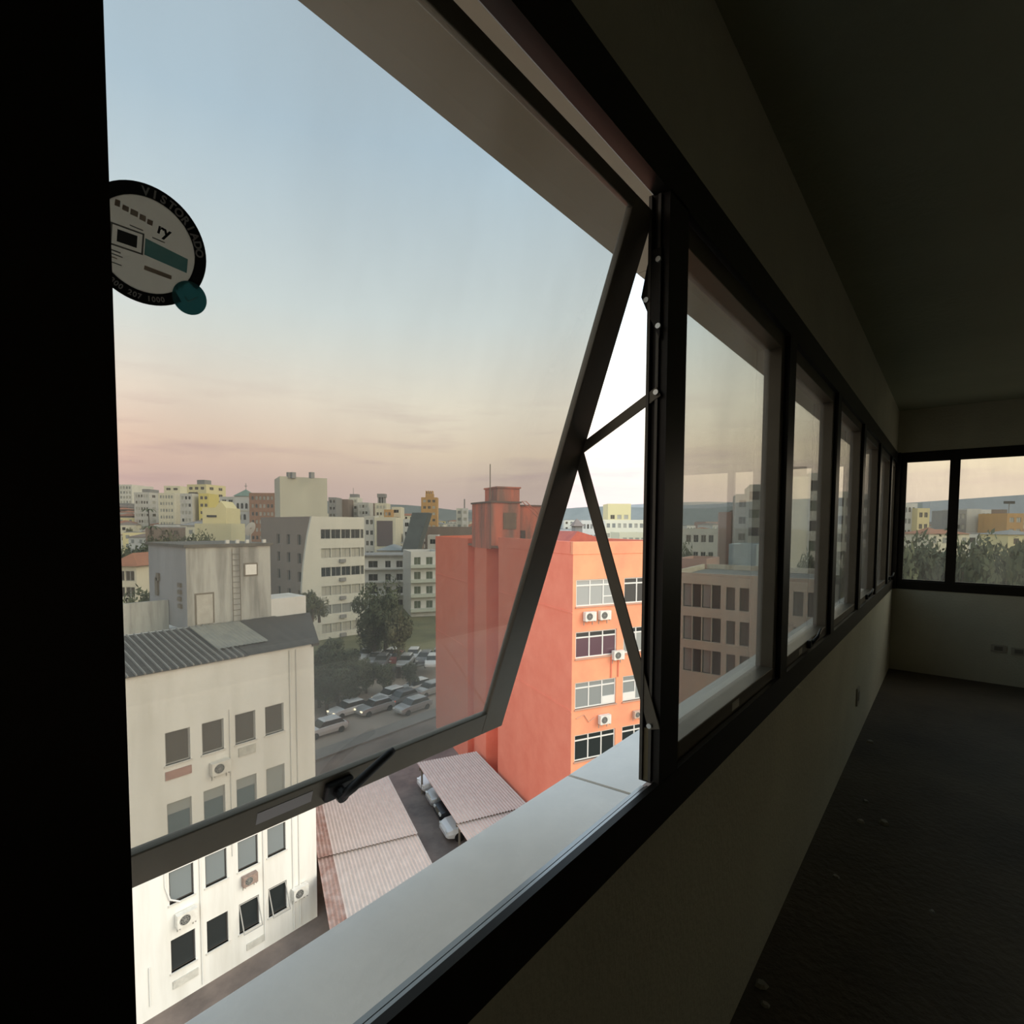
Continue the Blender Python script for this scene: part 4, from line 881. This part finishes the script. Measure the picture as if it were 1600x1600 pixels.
# ---------------------------------------------------------------- wall paints for the city
c_cream = mat('cream_render', (.74, .69, .53), .9, (.66, .61, .47), .8, streak=True); c_off = mat('offwhite_render', (.74, .71, .61), .9, (.66, .635, .55), .7, streak=True)
c_yel = mat('yellow_render', (.80, .70, .40), .9, (.74, .65, .37), .8, streak=True); c_pale = mat('pale_grey_render', (.62, .60, .54), .9, (.54, .52, .47), .8, streak=True)
c_grey = mat('mid_grey_render', (.33, .32, .30), .9, (.27, .26, .25), .8, streak=True); c_brown = mat('brown_render', (.27, .21, .17), .9, (.22, .17, .14), .8, streak=True)
c_brick = mat('brick_render', (.40, .22, .14), .9, (.32, .18, .12), .9); c_orange = mat('ochre_orange_render', (.60, .36, .15), .9, (.50, .30, .13), .9, streak=True)
c_pink = mat('pink_render', (.52, .34, .27), .9, (.45, .29, .24), .8, streak=True); c_beige = mat('beige_render', (.58, .52, .41), .9, (.50, .45, .36), .6, streak=True, lo=.3, hi=.6)
c_white = mat('white_render', (.72, .71, .66), .9, (.62, .61, .57), .8, streak=True); c_green = mat('green_copper_roof', (.20, .27, .22), .7); c_tile = mat('terracotta_tiles', (.42, .19, .11), .9, (.33, .15, .09), 2.5)
c_steel = mat('blue_grey_cladding', (.13, .15, .15), .6, (.10, .115, .115), .6); c_blue = mat('pale_blue_render', (.40, .48, .50), .9, (.34, .41, .43), 1)
D_D = (P_DARK, F_GREY, 2, 0); D_B = (P_BROWN, F_GREY, 2, 0); D_G = (P_GREY, F_GREY, 3, 0); D_C = (P_CREAM, F_GREY, 2, 0); D_N = (P_GREEN, F_GREY, 2, 0)

# striped office tower with a curved end wall
T_TH = -5.0
p0, tw, thh, tb, tr_ = place(487, 569, 807, 82, T_TH)
ot = empty('office_tower', (p0.x, p0.y, tb), tr_); take_box((p0.x, p0.y), tr_, tw, 21); tag(ot, 'off-white office tower with strip windows, curved end wall and tall rooftop block', 'building')
rows_ = [thh-2.0-3.02*k for k in range(8)]; fx0 = tw*.16
strips = []
for k, z1 in enumerate(rows_):
    a = fx0
    while a < tw*.98-.3:
        b = min(a+1.62, tw*.985); strips.append((a, b, z1-1.5, z1, (P_DARK if k in (0, 2) else P_CREAM if k % 2 else P_GREY, F_GREY, 2, 0))); a = b+.10
block(ot, tw, 21, thh, c_off, strips, [(4+i*4.2, 5.4+i*4.2, thh-4.6-3.02*k, thh-2.9-3.02*k, D_D) for i in range(3) for k in range(5)], [], rev=.25, side_mat=mat('brown_end_wall', (.33, .27, .225), .9, (.28, .23, .19), .5))
fin = [(0, thh+.05)]+[(-.2-3.2*math.sin((1-t_)*math.pi/2)**1.6*0-3.0*(1-t_)**1.0*(1 if t_ < 1 else 0)*(.25+.75*(1-t_)), thh*t_*.95+.0) for t_ in (.95, .85, .75, .65, .55, .45)]+[(-2.0, 0), (0, 0)]
fm = MB(); pts = [(0, thh+.05), (-.25, thh-1), (-.7, thh-3), (-1.1, thh-5.5), (-1.45, thh-8), (-1.7, thh-11), (-1.8, thh-14), (-1.8, 0), (0, 0)]
fm.loft([[(x, y, z) for x, z in pts] for y in (-.02, .5)]); fm.build('curved_fin', c_off, ot)
for k in range(1, 6):
    p_ = (tw*.55, 0, rows_[k]-2.05)
    MB().box(p_[0]-.5, -.4, p_[2]-.3, p_[0]+.5, 0, p_[2]+.25).build('facade_box', c_grey, ot)
def sub_block(root, nm, px0, px1, pyt, D, th, depth, z0, wall, side=None):
    q0, w_, h_, b_, t2 = place(px0, px1, pyt, D, th); e = Vector((q0.x, q0.y, z0))
    o_ = MB().box(0, 0, 0, w_, depth, q0.z-z0).build(nm, wall, None); o_.location = (q0.x, q0.y, z0); o_.rotation_euler = (0, 0, t2)
    o_.parent = root; o_.matrix_parent_inverse = Matrix.LocRotScale(root.location, root.rotation_euler, None).inverted(); return o_
pent = sub_block(ot, 'rooftop_block', 437, 511, 744, 92, -20, 8, tb+thh-.5, mat('cream_block', (.60, .57, .45), .9, (.53, .50, .40), .4, streak=True))
for px_ in (452, 458, 487): 
    q = at(px_, 742, 93); MB().box(-.35, -.35, -.6, .35, .35, .45).build('roof_box', c_grey, None, (q.x, q.y, q.z)).parent = ot; bpy.data.objects[-1] if False else None
for o_ in list(ot.children):
    if o_.name.startswith('roof_box'): o_.matrix_parent_inverse = Matrix.LocRotScale(ot.location, ot.rotation_euler, None).inverted()

# white balcony apartments
root, w, h = bldg('balcony_apartments', 'white apartment block with long balconies behind the round tree', 568, 641, 868, 116, -38, 10, c_white)
block(root, w, 10, h, c_white, [(a, b, h-2.7-2.9*k, h-1.2-2.9*k, D_D) for k in range(4) for a, b in ((1, 3), (4.6, 5.8), (7, 8.4), (9, 9.8)) if b < w-.2], [], [], roofm=c_grey)
for k in range(4): MB().box(-.3, -.9, h-3.1-2.9*k, w*.98, 0, h-2.75-2.9*k).build('balcony', c_white, root)
MB().box(-.5, -.9, h-.1, w+.3, 10.3, h+.15).build('roof_slab', c_grey, root)
root, w, h = bldg('stepped_apartments', 'white stepped apartment block against the edge of the red building', 642, 690, 862, 104, -30, 10, c_white)
block(root, w, 10, h, c_white, [(a, a+1.3, h-2.6-2.9*k, h-1.1-2.9*k, D_N) for k in range(4) for a in (.6, 3.0, 5.2) if a+1.3 < w-.2], [], [], roofm=c_grey)
for k in range(4): MB().box(-.2, -1.0, h-3.2-2.9*k, w*.9, 0, h-2.6-2.9*k).build('balcony', mat('pale_green_balcony', (.55, .58, .50), .9), root)
# dark leaning slab
q0 = at(627, 861, 134); q1 = at(651, 861, 134); t0 = at(644, 801, 134); t1 = at(669, 801, 134); back = Vector((_f.x, _f.y, 0)).normalized()*7
sl = empty('leaning_slab', (q0.x, q0.y, terrain(q0.x, q0.y))); tag(sl, 'dark blue-grey slab building with a slanting outline behind the apartments', 'building')
bz = terrain(q0.x, q0.y)-1
def ext(t_, q_): k = (q_.z-bz)/(t_.z-q_.z)*.35; return Vector((q_.x-(t_.x-q_.x)*k, q_.y-(t_.y-q_.y)*k, bz))
a0, a1 = ext(t0, q0), ext(t1, q1)
so_ = MB().loft([[a0, a1, a1+back, a0+back], [q0, q1, q1+back, q0+back], [t0, t1, t1+back, t0+back]]).build('cladding', c_steel, sl); so_.matrix_parent_inverse = Matrix.Translation(sl.location).inverted()
so_.data['n'] = 1
# grey gable hall
root, w, h = std('gable_hall', 'low grey gabled hall between the office tower and the leaning slab', 589, 626, 860, 138, -45, 14, c_pale, nc=0); hip_roof(root, w, 14, h, 1.3, mat('zinc_roof', (.36, .37, .36), .6))
# framed garage building
root, w, h = std('framed_hall', 'cream building with one huge dark framed opening behind the gabled hall', 585, 618, 808, 150, -45, 12, c_cream, nc=0)
MB().box(w*.12, -.15, h-8.2, w*.86, .02, h-1.0).build('dark_front', mat('mauve_dark_front', (.16, .13, .13), .6), root)
std('small_annex', 'grey annex between the office tower and the framed hall', 569, 585, 806, 150, -45, 8, c_pale, nc=2, styles=[D_D, D_B])
# skyline, left to right
std('hilltop_institute', 'long pale building with a flat roof at the far left of the skyline', 176, 206, 757, 330, -50, 20, c_off, nc=6, wh=1.6, styles=[D_C, D_G])
std('pale_grid_block', 'pale gridded apartment block with a dark roof hut at the far left', 209, 233, 769, 250, -45, 14, c_pale, nc=5, styles=[D_C, D_B], right=2)
root, w, h = std('grey_roof_hut_block', 'small dark-capped block above the pale gridded block', 222, 234, 764, 262, -45, 8, c_grey, nc=0)
root, w, h = std('cream_grid_block', 'cream gridded office block left of the yellow towers', 247, 272, 770, 235, -45, 12, c_cream, nc=5, styles=[D_C, D_G], side_mat=c_off)
std('cream_tower', 'bright cream block with a dark roof box behind the gridded block', 256, 281, 759, 280, -48, 12, mat('bright_cream', (.78, .72, .52), .9), nc=2, styles=[D_B], wh=1.2)
root, w, h = std('yellow_tower', 'tall bright yellow stepped tower, highest of the left skyline', 292, 322, 757, 240, -62, 12, c_yel, nc=3, styles=[D_B], right=2)
MB().box(w*.35, 2, h, w*.75, 6, h+2.2).build('roof_hut', c_grey, root); MB().box(w*.1, -.3, h-7, w*.55, 0, h-3.5).build('loggia', P_BROWN, root)
std('yellow_tower_wing', 'pale vertical wing below the tall yellow tower', 281, 300, 771, 214, -50, 9, c_pale, nc=3, styles=[D_C, D_D])
std('brown_tower_side', 'dark brown slab right behind the tall yellow tower', 322, 334, 761, 266, -50, 10, c_brown, nc=1, styles=[D_D])
std('yellow_side_block', 'saturated yellow block with brown windows next to the tall yellow tower', 310, 326, 771, 215, -45, 9, mat('vivid_yellow', (.72, .60, .20), .9), nc=2, styles=[D_B])
root, w, h = std('yellow_house', 'yellow house with a stepped gable and a dark strip window, below the yellow towers', 316, 353, 793, 120, -40, 10, c_yel, nc=0)
MB().box(w*.18, -.08, h-2.2, w*.6, .01, h-1.7).build('strip_window', P_DARK, root); MB().add([(w*.55, 0, h), (w, 0, h), (w*.78, 0, h+1.6), (w*.55, 8, h), (w, 8, h), (w*.78, 8, h+1.6)], [(0, 1, 2), (5, 4, 3), (0, 2, 5, 3), (1, 4, 5, 2)]).build('gable', c_yel, root)
std('yellow_terrace_house', 'low pale yellow house below the stepped gable house', 304, 361, 818, 108, -40, 9, mat('pale_yellow_render', (.68, .62, .40), .9), nc=0)
root, w, h = std('church_tower', 'white church tower with green pyramid roof and a cross', 366, 390, 775, 190, -50, 6, c_white, nc=0)
block(root, .01, .01, .01, c_white) if False else None
for k, z_ in enumerate((h-3.6, h-7.6)):
    for i in range(3 if k == 0 else 2):
        a = w*(.22+.28*i) if k == 0 else w*(.34+.32*i); am = MB(); pts = [(a-.42, z_-.9), (a+.42, z_-.9), (a+.42, z_+.7)]+[(a+.42*math.cos(t_), z_+.7+.42*math.sin(t_)) for t_ in (.7, 1.57, 2.4)]+[(a-.42, z_+.7)]
        am.loft([[(x, y, z) for x, z in pts] for y in (-.06, .02)]); am.build('arched_window', P_DARK, root)
for z_ in (h-5.4,): MB().box(-.15, -.15, z_, w+.15, 0, z_+.3).build('string_course', c_cream, root)
hip_roof(root, w, 6, h, 2.6, c_green, pyramid=True)
cr_ = MB().box(w/2-.08, 2.92, h+2.5, w/2+.08, 3.08, h+4.8).box(w/2-.55, 2.92, h+3.7, w/2+.55, 3.08, h+3.86); cr_.build('cross', c_grey, root)
std('church_nave', 'small grey wing left of the church tower', 343, 367, 776, 196, -50, 8, c_pale, nc=2, styles=[D_D])
std('brown_striped_block', 'long reddish brown block with striped storeys right of the church', 389, 436, 770, 180, -48, 12, c_brick, nc=7, wh=1.3, fh=2.7, styles=[D_C, (P_CREAM, F_DARK, 2, 0), D_D], roofm=c_brown)
mid = [('grey_lattice_block', 'brown-grey lattice block just right of the tall rooftop block', 513, 525, 777, 230, c_grey, 2), ('plain_brown_block', 'plain mauve-brown windowless block on the skyline', 525, 544, 780, 240, c_brown, 0), ('pale_antenna_block', 'pale block with a dark roof box and antennas', 545, 559, 777, 250, c_off, 2),
       ('green_grey_block', 'grey-green block right of the antenna block', 559, 576, 785, 245, c_pale, 3), ('dark_gap_block', 'small dark brown block between pale ones on the skyline', 575, 584, 786, 260, c_brown, 1), ('lattice_top_block', 'cream block carrying a dark lattice water tower', 586, 604, 786, 235, c_cream, 3), ('cream_thin_block', 'narrow warm cream block next to the wooded hill', 612, 626, 792, 215, c_cream, 1), ('ochre_low_block', 'ochre block in front of the lattice water tower', 600, 612, 796, 210, c_orange, 2), ('white_low_block', 'small white block left of the leaning slab', 630, 641, 811, 170, c_white, 1)]
for nm, lb, a, b, y_, D, m_, nc in mid:
    root, w, h = std(nm, lb, a, b, y_, D, -47, 10, m_, nc=nc, styles=[D_D, D_C, D_B])
    if nm == 'lattice_top_block':
        for i in range(3): MB().box(w*(.2+.22*i), 1, h, w*(.34+.22*i), 5, h+4).build('tank_leg', c_grey, root)
        MB().box(w*.15, .8, h+2.6, w*.85, 5.2, h+4.2).build('water_tower', c_grey, root)
    if nm == 'pale_antenna_block':
        MB().box(.2, 1, h, w-.2, 5, h+1.6).build('roof_box', c_grey, root); MB().tube([(w*.4, 2, h+1.5), (w*.4, 2, h+4.5)], .12, 5).build('antenna', c_grey, root)
root, w, h = std('orange_tower', 'tall ochre orange tower with a crowned top, alone on the skyline', 658, 683, 777, 250, -47, 8, c_orange, nc=3, wh=1.3, styles=[D_B, D_C], left=2)
MB().box(w*.25, 1.5, h, w*.75, 6, h+1.8).build('crown', c_orange, root)
for i in range(4): MB().box(w*(.26+.13*i), 1.5, h+1.8, w*(.32+.13*i), 6, h+3.2).build('crown_pier', c_orange, root)
std('white_twin_block', 'white block with vertical dark stripes left of the red stair tower', 713, 722, 794, 230, -47, 7, c_off, nc=1, styles=[D_G]); root, w, h = std('white_round_tower', 'slim white tower with banded storeys left of the red stair tower', 722, 731, 794, 228, -47, 7, c_white, nc=1, styles=[D_C])
MB().tube([(w*.4, 2, h), (w*.4, 2, h+4)], .3, 5).build('mast', c_grey, root)
std('low_brown_roof_hall', 'long low building with a brown roof behind the left end of the red building', 664, 745, 823, 150, -48, 10, c_brown, nc=0, roofm=c_brown)
root, w, h = std('white_gable_house', 'tiny white gabled house behind the roof edge of the red building', 668, 684, 836, 142, -48, 6, c_white, nc=1, styles=[D_D])
# through the triangular opening, right of the red roof
std('yellow_far_tower', 'pale yellow tower seen through the gap beside the stay arm', 950, 986, 787, 190, -50, 10, mat('pale_yellow_tower', (.74, .66, .38), .9), nc=3, wh=1.5, fh=3.4, top=4, nr=3, styles=[D_B, D_C])
std('cream_row_block', 'long cream block below the pale yellow tower', 935, 1018, 812, 160, -50, 10, mat('bright_offwhite', (.74, .71, .58), .9), nc=9, styles=[D_C, D_G])
std('white_row_block', 'white block with many small windows left of the pale yellow tower', 908, 946, 813, 150, -50, 10, c_white, nc=6, styles=[D_G, D_D])
std('cream_near_block', 'cream flat-roofed block just above the front parapet of the red building', 968, 1014, 832, 110, -50, 10, mat('warm_cream_render', (.70, .66, .48), .9), nc=4, styles=[D_C])
root, w, h = std('dark_turret_house', 'small dark grey turret left of the cream blocks', 899, 910, 822, 100, -50, 6, c_grey, nc=1, styles=[D_D]); hip_roof(root, w, 6, h, 1.5, c_brown, pyramid=True)
# cream house with red roof at the far left
root, w, h = std('cream_house', 'cream house with terracotta roof and arched windows at the left edge', 176, 213, 884, 52, -50, 8, c_cream, nc=2, ww=.9, wh=1.0, fh=1.6, top=.5, nr=2, styles=[D_B]); hip_roof(root, w, 8, h, 1.2, c_tile)

# ---------------------------------------------------------------- right side, seen through the closed panes
B_TH = -84
p0, bw, bh, bb, btr = place(1046, 1300, 893, 47, B_TH)
bo = empty('beige_office', (p0.x, p0.y, bb), btr); take_box((p0.x, p0.y), btr, bw, 12); tag(bo, 'beige office building with wide window bands and paired windows, seen through the second pane', 'building')
def bx(px, py):
    d_ = ray(px, py); e = Vector((math.cos(btr), math.sin(btr), 0)); nrm = Vector((-e.y, e.x, 0)); s_ = (Vector((p0.x, p0.y, 0))-Vector((EYE.x, EYE.y, 0))).dot(nrm)/d_.dot(nrm); q = EYE+d_*s_
    return (q-Vector((p0.x, p0.y, 0))).dot(e), q.z-bb
hol = []
rowpx = [(915, 947), (967, 998), (1019, 1047)]
for a, b in rowpx:
    xa, za = bx(1066, b); xb, zb = bx(1127, a)
    n_ = 4
    for i in range(n_): hol.append((xa+(xb-xa)*i/n_+.03, xa+(xb-xa)*(i+1)/n_-.03, za, zb, (P_DARK if i % 2 else P_GREY, F_DARK, 1, 0)))
    for c_, d_ in ((1134, 1149), (1155, 1171), (1190, 1206), (1239, 1256), (1262, 1276)):
        xc, zc = bx(c_, b); xd, _ = bx(d_, a); hol.append((xc, xd, za, zb-.1, (P_BROWN, F_DARK, 2, 0)))
block(bo, bw, 12, bh, c_beige, hol, [], [], rev=.3, roofm=mat('worn_terrace', (.30, .29, .26), .9, (.2, .2, .18), .7))
std('pale_blue_house', 'pale blue block standing on the terrace level behind the beige office', 1139, 1182, 850, 62, -84, 6, c_blue, nc=0)
std('red_roof_house', 'low house with a reddish roof behind the left end of the beige office', 1058, 1104, 872, 58, -84, 6, c_pink, nc=0, roofm=c_tile)
std('grey_apartments', 'grey-green apartment tower with balconies, tallest in the second pane', 1172, 1226, 757, 88, -70, 12, mat('grey_green_render', (.42, .42, .36), .9, (.36, .36, .31), .6), nc=2, ww=3.2, wh=1.5, styles=[D_N, D_D])
std('stepped_grey_block', 'lower grey step left of the grey-green apartment tower', 1150, 1173, 772, 96, -70, 10, c_pale, nc=1, styles=[D_B])
std('pink_slab', 'plain pinkish slab building in the second pane', 1124, 1143, 800, 105, -70, 8, c_pink, nc=0)
std('brown_lattice_house', 'brown building between the pinkish slab and the grey-green tower', 1143, 1168, 797, 110, -70, 8, c_brown, nc=2, styles=[D_D, D_C])
root, w, h = std('low_white_house', 'white house with a tiled roof at the left of the second pane', 1066, 1122, 826, 95, -70, 8, c_off, nc=4, styles=[D_D, D_B], nr=3); 
root, w, h = std('cream_high_rise', 'cream high-rise with a box on top, seen through the third pane', 1228, 1265, 745, 80, -66, 10, mat('warm_lit_cream', (.84, .77, .58), .9, (.78, .71, .53), .8, streak=True), nc=0)  # cream brightened in colour to stand for warm light on the walls
MB().box(w*.05, 1, h, w*.95, 6, h+1.6).build('roof_box', mat('pinkish_box', (.60, .50, .42), .9), root)
std('balcony_high_rise', 'pale high-rise with greenish balcony windows beside the cream high-rise', 1265, 1300, 739, 79, -66, 10, c_off, nc=1, ww=2.6, wh=1.6, styles=[D_N, D_D])
std('pane_four_flats', 'pale flats with dark window holes seen through the fourth pane', 1300, 1342, 768, 92, -66, 10, c_off, nc=2, ww=1.4, wh=1.5, fh=3.1, styles=[D_D, D_B])
std('pane_five_flats', 'pale grey flats seen through the fifth and sixth panes', 1342, 1392, 772, 100, -66, 10, c_pale, nc=3, wh=1.5, styles=[D_D])
std('white_slab_flats', 'white slab of flats in the narrow end wall window', 1398, 1434, 786, 140, -52, 10, c_white, nc=5, styles=[D_G, D_B])
std('yellow_slab_flats', 'yellow flats beside the white slab in the narrow end wall window', 1434, 1453, 794, 138, -52, 10, mat('flats_yellow_render', (.74, .64, .36), .9), nc=2, styles=[D_B])  # walls in one even yellow
for nm, lb, a, b, y_, D, m_, nc in (('grey_flats', 'grey flats at the left of the wide end wall window', 1494, 1511, 797, 150, c_grey, 2), ('plain_grey_hall', 'plain pale grey windowless block in the wide end wall window', 1511, 1533, 795, 150, c_pale, 0), ('white_twin_flats', 'white narrow twin flats in the wide end wall window', 1533, 1549, 796, 150, c_white, 2), ('brown_flats', 'brown flats right of the white narrow ones', 1549, 1574, 796, 150, c_brown, 3), ('orange_house', 'orange house with a bright white gable near the right picture edge', 1574, 1600, 802, 140, c_orange, 2)):
    std(nm, lb, a, b, y_, D, -52, 9, m_, nc=nc, styles=[D_D, D_C])
# dark floating-looking roof sign on a pole
q = at(1577, 786, 140); sg = empty('roof_sign', (q.x, q.y, terrain(q.x, q.y))); tag(sg, 'small dark sign board on a pole above the brown flats', 'sign')
MB().tube([(0, 0, 0), (0, 0, q.z-terrain(q.x, q.y))], .12, 6).build('pole', c_grey, sg); MB().box(-1.4, -.1, q.z-terrain(q.x, q.y)-.2, 1.4, .1, q.z-terrain(q.x, q.y)+.5).build('board', F_DARK, sg, rot=(0, 0, math.radians(-52)))

# ---------------------------------------------------------------- small houses filling the far town
random.seed(11)
fill_m = [c_cream, c_off, c_pale, c_white, c_pink, c_brown, c_yel, c_off, c_cream, c_grey, c_white]
_fm = {}
cnames = {'cream_render': 'cream', 'offwhite_render': 'off-white', 'pale_grey_render': 'pale grey', 'white_render': 'white', 'pink_render': 'pinkish', 'brown_render': 'brown', 'yellow_render': 'yellow', 'mid_grey_render': 'dark grey'}
def filler(x, y, ztop, ang, w, d, m_, roof, label, group):
    z = terrain(x, y)-.3; hh = min(max(ztop-z, 2.8), 22)
    root = empty('house', (x+math.sin(ang)*d/2, y-math.cos(ang)*d/2, z), ang); tag(root, cnames[m_.name]+' '+(label if not roof else label.replace('house', 'house with a pitched roof', 1)), 'house', group)
    o_ = MB().box(-w/2, 0, 0, w/2, d, hh).build('wall', m_, root, fix=False)
    nfl = max(1, int(hh//3)); wm = MB(); nw = max(2, int(w//2.6))
    for f_ in range(min(nfl, 5)):
        for i in range(nw): x = -w/2+w*(i+.5)/nw; z1 = hh-.8-f_*3; wm.box(x-.55, -.06, z1-1.2, x+.55, .02, z1)
    wo_ = wm.build('window_rows', random.choice((P_DARK, P_BROWN, P_GREY)), root, fix=False); wo_['kind'] = 'stuff'
    if roof: hip_roof(root, w, d, hh, random.uniform(.8, 1.6), random.choice((c_tile, c_tile, c_grey, c_brown)), .35, (-w/2, 0))
    else: MB().box(-w/2+.3, .3, hh, w/2-.3, d-.3, hh+.3).build('roof', c_grey, root, fix=False)
zones = [(190, 255, 782, 840, 160, 330, 34, 'hillside house at the far left of the town', 'hillside houses at the far left'), (250, 350, 796, 825, 150, 300, 14, 'hillside house below the yellow towers', 'hillside houses below the yellow towers'),
         (500, 640, 800, 850, 150, 340, 22, 'small town house on the skyline behind the office tower', 'houses behind the office tower'), (640, 760, 812, 835, 150, 420, 20, 'distant house left of the red stair tower', 'distant houses left of the stair tower'),
         (895, 1015, 812, 842, 130, 300, 20, 'house in the town right of the red roof', 'houses right of the red roof'), (1060, 1200, 815, 860, 90, 240, 20, 'town house above the beige office roof', 'houses above the beige office'), (1405, 1600, 812, 835, 110, 260, 20, 'distant house in the end wall windows', 'distant houses in the end wall windows')]
for x0_, x1_, y0_, y1_, d0, d1, n_, lb, gp in zones:
    for k in range(n_):
        for tries in range(60):
            t_ = random.random(); py = y0_+(y1_-y0_)*t_; D = d1+(d0-d1)*t_*random.uniform(.7, 1.0); px = random.uniform(x0_, x1_); w_, d_ = random.uniform(6, 12), random.uniform(6, 9)
            q = at(px, py, D); r_ = math.hypot(w_, d_)*.5
            if is_free(q.x, q.y, r_+.5): break
        else: continue
        ang = math.radians(random.choice((-50, -35, -62, -5)))
        take(q.x, q.y, r_); filler(q.x, q.y, q.z, ang, w_, d_, random.choice(fill_m), random.random() < .55, lb, gp)
for k in range(55):
    for tries in range(40):
        px = random.uniform(186, 760); D = random.uniform(130, 330); p = at(px, 830, D); r_ = random.uniform(2.2, 3.6)
        if is_free(p.x, p.y, r_): break
    else: continue
    take(p.x, p.y, r_); z = terrain(p.x, p.y)
    tree(p.x, p.y, z, r_, random.uniform(5, 9), 'small dark tree among the distant houses of the town', random.choice((0, 1, 2)), random.randint(1, 5), 'trees among the distant houses')
